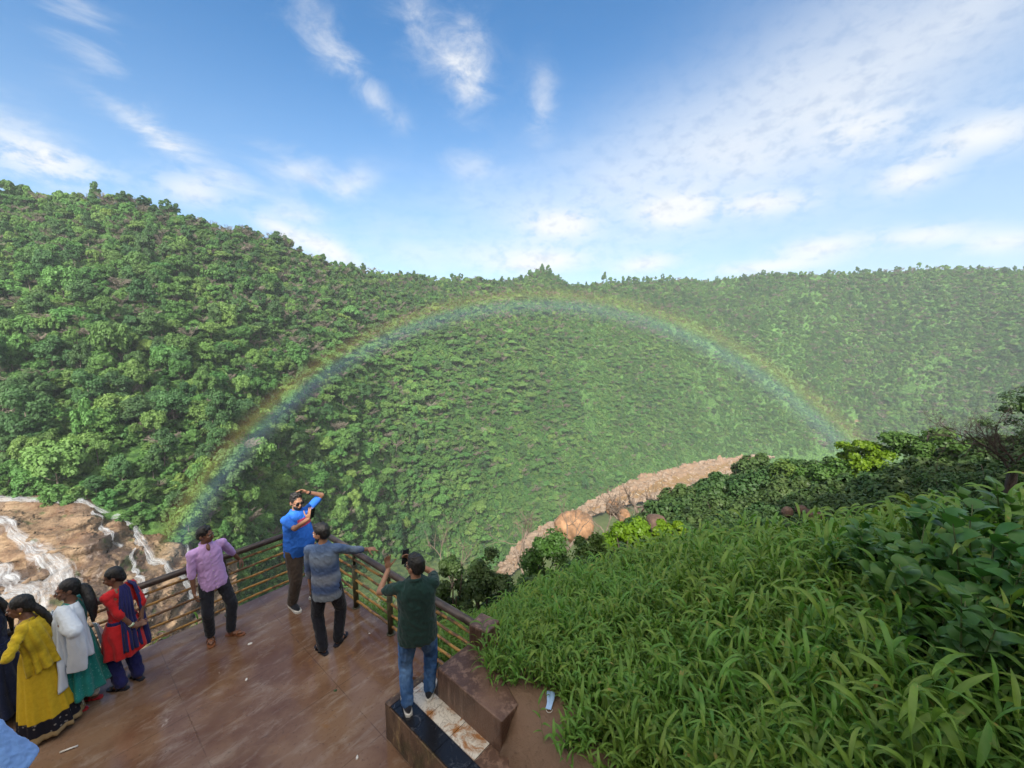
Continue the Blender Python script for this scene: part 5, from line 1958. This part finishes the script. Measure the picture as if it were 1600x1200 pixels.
    if spec.get('beard'):
        hb_ = MB()
        hb_.ell(H((0, .034, -.062)), np.array([.0595, .060, .058]) * s, HM, 16, 10)
        hb_.ell(H((0, .064, -.088)), np.array([.031, .029, .024]) * s, HM)
        bd = fuse(hb_, 'beard', m_hair, root, .006, 2, .002, (80, 80, 80), 3)
    if spec.get('moustache'):
        hb_ = MB()
        hb_.cap(H((-.024, .095, -.048)), H((0, .103, -.040)), .005 * s, .008 * s, 8)
        hb_.cap(H((.024, .095, -.048)), H((0, .103, -.040)), .005 * s, .008 * s, 8)
        hb_.build('moustache', m_hair, root)
    if spec.get('glasses'):
        g_ = MB()
        for sg in (-1, 1):
            g_.ell(H((sg * .033, .100, .004)), np.array([.029, .008, .021]) * s, HM, 14, 8)
            g_.cap(H((sg * .060, .092, .010)), H((sg * .082, -.01, .010)), .004 * s, .004 * s, 6)
        g_.cap(H((-.01, .106, .010)), H((.01, .106, .010)), .004 * s, .004 * s, 6)
        g_.build('sunglasses', m_black, root)
    # ---------------- trousers
    if 'trousers' in spec:
        c = MB()
        lw = spec.get('legw', 1.0)
        c.loft([(0, 0, z * s, rx * s * fat, ry * s * fat) for z, rx, ry in ((-.13, .130, .105), (-.06, .168, .124), (.02, .166, .122), (.08, .155, .115))], 20, 2.3, np.eye(3), PEL)
        for sd_ in 'LR':
            hip, knee, ank, fm = joints['leg' + sd_]
            c.cap(hip, knee, .097 * s * fat * lw, .071 * s * lw)
            c.cap(knee, ank + np.array([0, 0, spec.get('cuff', .01) * s]), .071 * s * lw, .060 * s * lw)
        fuse(c, 'trousers', spec['trousers'], root, .008, 5, .0065, (20, 20, 14), 11)
    # ---------------- shirt
    if 'shirt' in spec:
        c = MB()
        hem = spec.get('hem', -.08)
        bel = spec.get('belly', 0.0)
        rings = [(hem, .182, .138), (hem + .05, .182, .138), (.06, .176, .134), (.18, .166, .126), (.30, .172, .126), (.40, .178, .118), (.47, .152, .098), (.525, .084, .074), (.545, .070, .066)]
        if fem:
            rings = [(hem, .175, .140), (hem + .05, .170, .135), (.04, .158, .122), (.15, .136, .105), (.28, .146, .118), (.36, .152, .122), (.45, .135, .095), (.50, .080, .070), (.52, .066, .060)]
        ez = spec.get('ease', 1.0)
        c.loft([(0, bel * max(0, 1 - abs(z - .10) / .2) * .5 * s, z * s, rx * s * fat * ez, (ry * ez + bel * max(0, 1 - abs(z - .10) / .2)) * s * fat) for z, rx, ry in rings], 24, 2.35, lean, PEL)
        for sd_, sg in (('L', -1), ('R', 1)):
            sh, el, wr = joints['arm' + sd_]
            sl = spec.get('sleeve', .6)
            if isinstance(sl, dict):
                sl = sl[sd_]
            c.cap(T((sg * .085, 0, .452)), sh, .064 * s, .061 * s)
            if sl <= 1:
                c.cap(sh, sh + (el - sh) * sl, .060 * s * (.86 if fem else 1), .054 * s * (.86 if fem else 1))
            else:
                c.cap(sh, el, .060 * s * (.86 if fem else 1), .050 * s)
                c.cap(el, el + (wr - el) * (sl - 1), .052 * s, .042 * s)
        fuse(c, spec.get('shirt_name', 'shirt'), spec['shirt'], root, .0075, 4, spec.get('wr', .006), (15, 15, 11), 21)
        if spec.get('collar'):
            c = MB()
            c.tube([T((.068 * math.cos(a_), -.006 + .066 * math.sin(a_), .535 + .016 * -math.sin(a_))) for a_ in np.linspace(rad(115), rad(425), 20)], .017 * s, 8, 1.0, 1.0)
            c.build('collar', spec['shirt'], root)
    if spec.get('placket'):
            c = MB()
            for k_, z_ in enumerate(np.linspace(hem + .03, .40, 7)):
                rx_, ry_ = np.interp(z_, [q_[0] for q_ in rings], [q_[2] for q_ in rings]), 0
                c.ell(T((0, rx_ * fat + .004, z_)), .0065 * s, None, 8, 6)
            c.build('buttons', m_cream, root)
            c = MB()
            c.tube([T((.017, np.interp(z_, [q_[0] for q_ in rings], [q_[2] for q_ in rings]) * fat + .0005, z_)) for z_ in np.linspace(hem + .01, .43, 14)], .005 * s, 6)
            c.build('placket', spec['shirt'], root)
            c = MB()
            c.ell(T((0, .076, .503)), np.array([.026, .020, .058]) * s, lean @ rotm('X', 32))
            c.build('open_neck', skin, root)
    # ---------------- footwear
    for sd_ in 'LR':
        hip, knee, ank, fm = joints['leg' + sd_]
        g0 = np.array([ank[0], ank[1], ank[2] - .085 * s])

        def F_(p):
            return g0 + fm @ (np.asarray(p, float) * s)
        out_ = [(.034, -.075), (.042, -.02), (.040, .05), (.050, .12), (.046, .165), (.025, .195), (-.010, .20), (-.036, .175), (-.044, .12), (-.036, .05), (-.038, -.02), (-.032, -.075), (0, -.092)]
        typ = spec.get('feet', 'shoe')
        k_ = 1.06 if typ == 'shoe' else 1.0
        c = MB()
        c.prism([tuple((F_((x * k_, y * k_, 0)))[:2]) for x, y in out_][::-1], g0[2] + .001, g0[2] + (.030 if typ == 'shoe' else .016) * s)
        if typ == 'shoe':
            u = MB()
            u.ell(F_((0, .055, .040)), np.array([.046, .140, .042]) * s, fm)
            u.ell(F_((0, -.015, .065)), np.array([.044, .075, .052]) * s, fm)
            so = fuse(u, 'shoe', spec.get('shoe_mat', m_black), root, .007, 3)
            c.build('sole', m_sole, so, False)
        else:
            so = c.build('sandal', spec.get('shoe_mat', m_sandal), root, False)
            for y0, z0 in ((.10, .055), (.03, .085)):
                u = MB()
                u.tube([F_((.045 * math.cos(a_), y0, .010 + z0 * .85 * math.sin(a_))) for a_ in np.linspace(0, math.pi, 12)], .009 * s, 6, 1.0, 1.6)
                u.build('strap', spec.get('shoe_mat', m_sandal), so)
    return root, s, T, H, joints, lean, PEL


def shell(name, rings, a0, a1, mat, parent, M=None, o=(0, 0, 0), na_=44, nz=36, ripple=.012, freq=9, seed=0, thick=.006, grow=1.0):
    """open draped sheet: rings of (z, rx, ry, dx, dy) swept between two angles (degrees; 90 = front)"""
    rings = np.array(rings, float)
    q = np.linspace(0, len(rings) - 1, nz)
    RR = np.stack([np.interp(q, np.arange(len(rings)), rings[:, k]) for k in range(5)], 1)
    a = np.linspace(rad(a0), rad(a1), na_)
    down = np.linspace(0, 1, nz)[:, None] ** grow
    ph = a[None, :] * freq + 1.3 * fbm(a[None, :] * 2 + seed, down * 2.5, 0, 2, seed)
    rp = 1 + (ripple * (.25 + down) * np.sin(ph)) / .15
    X = RR[:, 3:4] + RR[:, 1:2] * np.cos(a)[None, :] * rp
    Y = RR[:, 4:5] + RR[:, 2:3] * np.sin(a)[None, :] * rp
    Z = RR[:, 0:1] + 0 * X + .010 * np.sin(a[None, :] * 3 + seed) * down
    V = np.stack([X, Y, Z], 2).reshape(-1, 3)
    if M is not None:
        V = V @ np.asarray(M).T
    ob = mk(name, V + np.asarray(o), grid_faces(nz, na_), mat, parent, True)
    md = ob.modifiers.new('thick', 'SOLIDIFY')
    md.thickness = thick
    md.offset = 1
    return ob


def hgt(hx_, hy_, p):
    return float(D(hx_, hy_, p[1])[2] - p[2])


def top3(x, y, z=0.0):
    return np.array([x, y, z])


# ---- man in lilac, elbow on the rail
p = top3(-4.12, 5.23)
person('man in a lilac shirt and dark trousers leaning one arm on the railing', p, 232, 1.62, dict(
    skin=m_skin_d, fat=.94, shirt=m_lilac, trousers=m_navy_tr, hem=-.13, sleeve={'L': 1.25, 'R': 1.12}, collar=True, placket=True, hyaw=40, hpitch=8, moustache=True, lean=-3, side=4,
    footL=(-.13, .13, 40), footR=(.10, .02, -12), feet='sandal', cuff=.02,
    armL=dict(w=D(374, 874, 5.66), pole=(-.4, -.6, -.7), hd=(-.5, .2, -.8), pn=(.3, -.2, -.9), curl=.9, thumb=-1),
    armR=dict(t=(.245, .06, .76), pole=(.5, -1, 0), curl=.7, thumb=1, pn=(-1, 0, 0))))
# ---- man in the blue tee with the phone
p = top3(-3.30, 5.93)
bt = person('bearded man in a blue tee with red chest panel holding a phone up', p, -112, 1.80, dict(
    fat=1.12, shirt=m_tee, trousers=m_dkbrown_tr, hem=-.12, sleeve=.72, belly=.06, hyaw=-14, hpitch=6, beard=True, glasses=True, legw=1.16, shoe_mat=m_navy_tr,
    footL=(-.14, .10, 8), footR=(.13, -.04, -14),
    armL=dict(t=(-.13, .10, 1.70), pole=(-1, .15, -.5), hd=(.55, -.4, .45), pn=(.5, .3, -.8), curl=.7, thumb=-1),
    armR=dict(t=(.20, .47, 1.50), pole=(.55, -.2, -1), hd=(-.15, .35, .9), pn=(-.6, -.6, .1), curl=.75, thumb=1)))
root, s_, T_, H_, J_, _, _ = bt
w_ = MB()
sh, el, wr = J_['armL']
ax = nrm(wr - el)
w_.tube([wr - ax * .035, wr - ax * .012], .031, 12)
w_.tube([wr - ax * .030 + nrm(np.cross(ax, (0, 0, 1))) * .027, wr - ax * .030 + nrm(np.cross(ax, (0, 0, 1))) * .036], .018, 10)
w_.build('watch', m_black, root)
sh, el, wr = J_['armR']
rm = np.array(Matrix.Rotation(rad(-112), 3, 'Z'))


def phone(world, M, label):
    e = empty('mobile_phone', world, 0, label, 'phone')
    e.matrix_world = Matrix.Translation(Vector(world)) @ Matrix(M.tolist()).to_4x4()
    mb_ = MB()
    mb_.box((0, 0, 0), (.075, .009, .155))
    bevelled(mb_.build('case', m_black, e, False), .003)
    mb_ = MB()
    mb_.box((0, -.0052, 0), (.069, .0015, .147))
    mb_.build('screen', plain('dark_glass_screen', (.02, .022, .03), .08, .05), e, False)
    return e


hp = p + rm @ (wr + np.array([-.02, .065, .085]))
phone(hp, rm @ rotm('Z', 8) @ rotm('X', -12), 'dark phone held up by the man in the blue tee')
# ---- pointing man, seen from behind
p = top3(-2.46, 5.03)
person('man in a grey and blue banded shirt pointing over the railing with his right arm', p, 2, 1.74, dict(
    shirt=m_band, shirt_name='shirt', trousers=m_black_tr, hem=-.20, sleeve={'L': 1.35, 'R': 1.55}, hyaw=78, hpitch=8, beard=True, feet='sandal', shoe_mat=m_sandal_d, legw=1.06, cuff=.0, side=-2,
    footL=(-.05, -.10, 50), footR=(.085, .06, -10),
    armR=dict(w=D(575, 858, 5.48), pole=(.2, -.3, -1), hd=(1, .15, -.03), pn=(0, .25, -1), curl=1.1, thumb=-1, point=True),
    armL=dict(t=(-.235, .06, .78), pole=(-.6, -1, 0), pn=(1, 0, 0), curl=.5, thumb=-1)))
# ---- man in dark green on the bench
p = top3(-.955, 3.775, BZ)
gm = person('man in a dark green polo and jeans standing on the bench holding up a phone', p, 14, 1.61, dict(
    fat=1.14, shirt=m_green_polo, trousers=m_jeans, hem=-.15, sleeve=.62, collar=True, hyaw=44, hpitch=4, glasses=True, legw=1.05, shoe_mat=m_navy_tr, wr=.007,
    footL=(-.13, -.07, 12), footR=(.11, .06, -16),
    armL=dict(t=(-.30, .36, 1.40), pole=(-.9, -.1, -.8), hd=(-.1, .15, 1), pn=(.5, -.8, 0), curl=.30, thumb=1),
    armR=dict(t=(-.03, .30, 1.47), pole=(.9, .2, -.6), hd=(-.55, .2, .8), pn=(-.6, -.4, .2), curl=.8, thumb=1)))
root, s_, T_, H_, J_, _, _ = gm
rm = np.array(Matrix.Rotation(rad(14), 3, 'Z'))
sh, el, wr = J_['armR']
phone(p + rm @ (wr + np.array([-.075, .035, .06])), rm @ rotm('Z', 30) @ rotm('Y', 8), 'black phone held beside the face of the man in the dark green polo')
# ---- woman in yellow
p = top3(-4.95, 3.90)
yw = person('woman in yellow top and long yellow skirt with dark border', p, 122, 1.55, dict(
    fem=True, skin=m_skin_d, shirt=m_yellow_top, shirt_name='blouse', hem=-.08, sleeve={'L': .95, 'R': .95}, hyaw=8, hpitch=2, hair='braid', lean=8, feet='sandal', shoe_mat=m_sandal_d, wr=.008,
    footL=(-.07, .03, 10), footR=(.08, -.03, -5),
    armL=dict(t=(-.14, .19, 1.08), pole=(-1, .2, -.6), hd=(.7, .5, .1), pn=(0, -.5, -.8), curl=.5, thumb=-1),
    armR=dict(t=(.12, .22, 1.05), pole=(1, -.2, -.6), hd=(-.8, .3, .2), pn=(0, -1, 0), curl=.5, thumb=1)))
root, s_, T_, H_, J_, LE_, PE_ = yw
sk = MB()
na2 = 96
aa2 = np.arange(na2) * 2 * np.pi / na2
V = []
zs_ = np.linspace(1.02, .05, 40)
for z in zs_:
    k = (1.02 - z) / .97
    rx2, ry2 = np.interp(k, [0, .12, .3, 1], [.145, .180, .200, .275]), np.interp(k, [0, .12, .3, 1], [.118, .150, .172, .25])
    rp = 1 + .075 * k ** 1.2 * np.sin(aa2 * 11 + 1.5 * np.sin(aa2 * 3) + k * .8) + .03 * k * np.sin(aa2 * 23 + 1)
    V.append(np.c_[np.cos(aa2) * rx2 * rp, .03 * (1 - k) + np.sin(aa2) * ry2 * rp, np.full(na2, z) + .02 * k * np.sin(aa2 * 2)] * .93)
V = np.concatenate(V)
Fk = [(i * na2 + j, (i + 1) * na2 + j, (i + 1) * na2 + (j + 1) % na2, i * na2 + (j + 1) % na2) for i in range(39) for j in range(na2)]
Fk.append(tuple(range(na2)))
sk_o = mk('skirt', V, Fk, m_skirt, root, True)
md = sk_o.modifiers.new('thick', 'SOLIDIFY')
md.thickness = .006
shell('shawl', [(.50, .115, .095, -.02, 0), (.44, .175, .125, -.02, 0), (.30, .185, .145, -.02, 0), (.15, .180, .150, 0, 0), (.02, .195, .165, 0, 0), (-.08, .205, .175, 0, 0)], 150, 395, m_yellow_top, root, LE_ * s_, PE_, ripple=.016, freq=14, seed=3)
for sd_ in 'LR':
    sh, el, wr = J_['arm' + sd_]
    g_ = MB()
    ax = nrm(wr - el)
    g_.tube([wr - ax * .05, wr - ax * .015], .0275, 12)
    g_.build('bangle', m_gold, root)
for sg in (-1, 1):
    g_ = MB()
    g_.ell(H_((sg * .080, -.004, -.045)), .010 * s_, None, 8, 6)
    g_.build('earring', m_gold, root)
# ---- woman with the white veil over teal
p = top3(-4.86, 4.15)
tw = person('woman in teal with a sheer white dupatta and long black ponytail facing the falls', p, 112, 1.53, dict(
    fem=True, skin=m_skin_d, shirt=m_teal, shirt_name='kurta', hem=-.10, sleeve={'L': 1.0, 'R': 1.0}, trousers=m_cream, hyaw=30, hpitch=2, hair='ponytail', feet='sandal', shoe_mat=m_red, legw=.9,
    footL=(-.08, .03, 10), footR=(.09, -.05, -10),
    armL=dict(w=D(88, 974, 3.97), pole=(-.8, -.3, -1), hd=(.1, 1, .12), pn=(0, .1, -1), curl=.35, thumb=-1),
    armR=dict(t=(.12, .24, 1.00), pole=(1, -.3, -.4), hd=(-.8, .4, .1), pn=(0, -1, 0), curl=.6, thumb=1)))
root, s_, T_, H_, J_, LE_, PE_ = tw
sk2 = shell('kurta_skirt', [(.05, .160, .125, 0, 0), (-.10, .185, .150, 0, 0), (-.35, .215, .185, 0, 0), (-.66, .265, .235, 0, 0)], 0, 360, m_teal, root, np.eye(3) * s_, PE_, na_=80, ripple=.014, freq=13, seed=7)
shell('dupatta', [(.515, .085, .085, -.03, 0), (.475, .175, .110, -.03, 0), (.40, .210, .138, -.03, 0), (.20, .212, .158, -.03, .0), (.0, .215, .182, -.03, .0), (-.16, .222, .20, -.03, .0)], 122, 264, m_veil, root, LE_ * s_, PE_, ripple=.015, freq=12, seed=4)
shell('dupatta_end', [(.47, .175, .125, -.035, .01), (.20, .215, .185, -.04, 0), (-.10, .245, .215, -.05, 0), (-.42, .270, .245, -.06, 0)], 95, 185, m_veil, root, LE_ * s_, PE_, ripple=.02, freq=17, seed=9)
shell('dupatta_tail', [(.05, .195, .165, .02, -.02), (-.12, .220, .195, .03, -.03), (-.40, .255, .235, .05, -.04)], 300, 345, m_veil, root, LE_ * s_, PE_, ripple=.02, freq=20, seed=12)
sh, el, wr = J_['armL']
vb = MB()
vb.cap(sh + (0, 0, .005), el, .070, .070)
vb.cap(el, el + (wr - el) * .45, .068, .058)
vb.loft([(el[0], el[1] + .03, el[2] - .46, .022, .085), (el[0], el[1], el[2] - .26, .035, .080), (el[0], el[1], el[2] - .12, .045, .075), (el[0], el[1], el[2] + .02, .050, .060)], 20)
fuse(vb, 'dupatta_sleeve', m_veil, root, .009, 5, .005, (26, 26, 5), 31)
# ---- woman in red with the deep blue dupatta
p = top3(-4.62, 4.44)
rw_ = person('woman in a red kurta with deep blue dupatta holding her hands behind her back', p, 82, 1.50, dict(
    fem=True, skin=m_skin_d, shirt=m_red, shirt_name='kurta', hem=-.12, sleeve={'L': 1.15, 'R': 1.15}, trousers=m_navy, hyaw=40, hpitch=14, hair='bun', feet='sandal', shoe_mat=m_sandal_d, legw=1.15,
    footL=(-.09, .02, 10), footR=(.09, -.03, -10),
    armL=dict(t=(-.02, -.19, .90), pole=(-1, -.5, 0), hd=(.8, -.15, -.2), pn=(0, -.8, .5), curl=.5, thumb=-1),
    armR=dict(t=(.10, -.17, .89), pole=(1, -.5, 0), hd=(-.8, -.15, -.2), pn=(0, .8, -.3), curl=.5, thumb=1)))
root, s_, T_, H_, J_, LE_, PE_ = rw_
shell('kurta_skirt', [(.05, .164, .130, 0, 0), (-.08, .205, .175, 0, 0), (-.40, .235, .205, 0, 0)], 0, 360, m_red, root, np.eye(3) * s_, PE_, na_=80, ripple=.010, freq=9, seed=17)
shell('dupatta', [(.545, .065, .075, .015, 0), (.48, .120, .118, .02, 0), (.30, .165, .150, .0, -.01), (.10, .165, .150, 0, -.01), (-.12, .195, .178, 0, -.01), (-.34, .215, .195, 0, -.01)], 228, 285, m_navy, root, LE_ * s_, PE_, ripple=.010, freq=26, seed=14)
shell('dupatta_end', [(.545, .070, .075, .03, 0), (.48, .150, .118, .03, 0), (.30, .195, .155, .02, -.01), (.05, .205, .170, .02, -.01), (-.20, .225, .19, .02, -.01), (-.42, .24, .20, .02, -.01)], 300, 352, m_navy, root, LE_ * s_, PE_, ripple=.010, freq=26, seed=15)
sh, el, wr = J_['armL']
g_ = MB()
ax = nrm(wr - el)
g_.tube([wr - ax * .045, wr - ax * .022], .029, 12)
g_.build('bangle', m_pale_bangle, root)
# ---- woman in navy at the left edge, mostly out of view
p = top3(-5.60, 4.02)
nw = person('woman in a navy blue dress at the far left edge beside the woman in yellow', p, 120, 1.52, dict(
    fem=True, skin=m_skin_d, shirt=m_navy2, shirt_name='kurta', hem=-.10, sleeve={'L': 1.0, 'R': 1.0}, trousers=m_navy, hair='braid', feet='sandal', shoe_mat=m_sandal_d,
    footL=(-.08, .02, 5), footR=(.08, -.03, -5),
    armL=dict(t=(-.2, .10, .82), pole=(-1, -.5, 0), curl=.5, thumb=-1, pn=(1, 0, 0)),
    armR=dict(t=(.2, .10, .82), pole=(1, -.5, 0), curl=.5, thumb=1, pn=(-1, 0, 0))))
shell('skirt', [(.08, .158, .124, 0, 0), (-.10, .195, .165, 0, 0), (-.40, .24, .21, 0, 0), (-.78, .30, .27, 0, 0)], 0, 360, m_navy2, nw[0], np.eye(3) * nw[1], nw[6], na_=80, ripple=.016, freq=11, seed=18)
# ---- person in light blue at the lower left corner
p = G(-6, 1150, 1.15)
p[2] = 0
person('person in light blue shirt at the lower left corner, mostly out of view', p, 112, 1.60, dict(
    shirt=m_ltblue, trousers=m_black_tr, hem=-.10, sleeve={'L': 1.2, 'R': 1.2}, lean=26, hpitch=10, feet='sandal', shoe_mat=m_sandal_d, ease=1.12,
    footL=(-.1, .02, 5), footR=(.1, -.03, -5),
    armL=dict(t=(-.25, .45, .85), pole=(-1, -.5, 0), curl=.5, thumb=-1, pn=(1, 0, 0)),
    armR=dict(t=(.25, .45, .85), pole=(1, -.5, 0), curl=.5, thumb=1, pn=(-1, 0, 0))))
# ================================================================== RAINBOW AND HAZE
# see-through arc with the bow's light painted as colour, 42 degrees round the point opposite the sun
m_bow, t, out = new_mat('painted_rainbow')
v = t.obj()
sx = t.n('ShaderNodeSeparateXYZ', i_0=v)
RD = 62.0                                            # distance of the ring's plane along the bow's axis
rad_ = t.math('SQRT', t.math('ADD', t.math('MULTIPLY', sx.outputs[0], sx.outputs[0]), t.math('MULTIPLY', sx.outputs[1], sx.outputs[1])))
angd = t.math('MULTIPLY', t.math('ARCTAN2', rad_, RD), 180 / math.pi)
f = t.math('DIVIDE', t.math('SUBTRACT', angd, 39.3), 4.7)
colr = t.ramp(f, [(0.0, (.65, .66, 1.0)), (.18, (.50, .60, 1.0)), (.38, (.42, .80, 1.0)), (.50, (.60, 1.0, .70)), (.60, (1.0, 1.0, .34)), (.72, (1.0, .72, .22)), (.84, (1.0, .48, .30)), (1.0, (.9, .4, .35))])
al = t.ramp(f, [(0.0, (0, 0, 0)), (.2, (.45,) * 3), (.38, (1, 1, 1)), (.50, (.62,) * 3), (.62, (.95,) * 3), (.76, (.40,) * 3), (.90, (.08,) * 3), (1.0, (0, 0, 0))])
edge = t.n('ShaderNodeUVMap').outputs[0]
se = t.n('ShaderNodeSeparateXYZ', i_0=edge)
fade = t.math('MULTIPLY', t.step(se.outputs[0], 0.0, .08), t.step(se.outputs[0], 1.0, .94))
patch = t.math('ADD', .75, t.math('MULTIPLY', t.noise(v, .05, 3), .5))
fac = t.math('MULTIPLY', t.math('MULTIPLY', t.math('MULTIPLY', al, fade), patch), .031)
dif = t.n('ShaderNodeBsdfDiffuse', i_Color=colr)
trn = t.n('ShaderNodeBsdfTranslucent', i_Color=colr)
both = t.n('ShaderNodeMixShader', i_0=.5, i_1=dif.outputs[0], i_2=trn.outputs[0])
tra = t.n('ShaderNodeBsdfTransparent')
mx = t.n('ShaderNodeMixShader', i_0=fac, i_1=tra.outputs[0], i_2=both.outputs[0])
t.t.links.new(mx.outputs[0], out.inputs['Surface'])
az_ = nrm(ANTI)
ax_ = nrm(np.cross(az_, [0, 0, 1.0]))                 # to the right
ay_ = np.cross(ax_, az_)                             # up
A0, A1 = rad(14), rad(178)
na, nr = 120, 15
Vb, UVb = [], []
aa = np.linspace(A0, A1, na)
sr = np.linspace(0, 1, nr)
for sgn in (-1, 1):
    for i, a in enumerate(aa):
        for s in sr:
            R_ = RD * math.tan(rad(39.3 + 4.7 * s))
            Vb.append((math.cos(a) * R_, math.sin(a) * R_, sgn * .6 * math.sin(math.pi * s) * math.sin(math.pi * i / (na - 1)) ** .3))
            UVb.append((i / (na - 1), s))
Fb = grid_faces(na, nr)
Fb = np.concatenate([Fb, Fb[:, ::-1] + na * nr])
bow = mk('rainbow', Vb, Fb, m_bow, smooth=True)
uvl = bow.data.uv_layers.new(name='UVMap')
li = np.zeros(len(bow.data.loops), dtype=np.int32)
bow.data.loops.foreach_get('vertex_index', li)
uvl.data.foreach_set('uv', np.array(UVb, np.float32)[li].ravel())
bow.matrix_world = Matrix(((ax_[0], ay_[0], -az_[0], CAM[0] + az_[0] * RD), (ax_[1], ay_[1], -az_[1], CAM[1] + az_[1] * RD), (ax_[2], ay_[2], -az_[2], CAM[2] + az_[2] * RD), (0, 0, 0, 1)))
tag(bow, 'wide faint rainbow arching over the forested gorge', 'rainbow')

hz = MB()
hz.box((350, 800, -20), (2600, 2000, 400))
m_hz, t, out = new_mat('humid_air')
pv = t.n('ShaderNodeVolumePrincipled')
pv.inputs['Color'].default_value = (.80, .91, 1.0, 1)
pv.inputs['Density'].default_value = 0.00018
pv.inputs['Anisotropy'].default_value = 0.0
t.t.links.new(pv.outputs[0], out.inputs['Volume'])
haze = hz.build('haze', m_hz, smooth=False)
tag(haze, None, None, None, 'stuff')
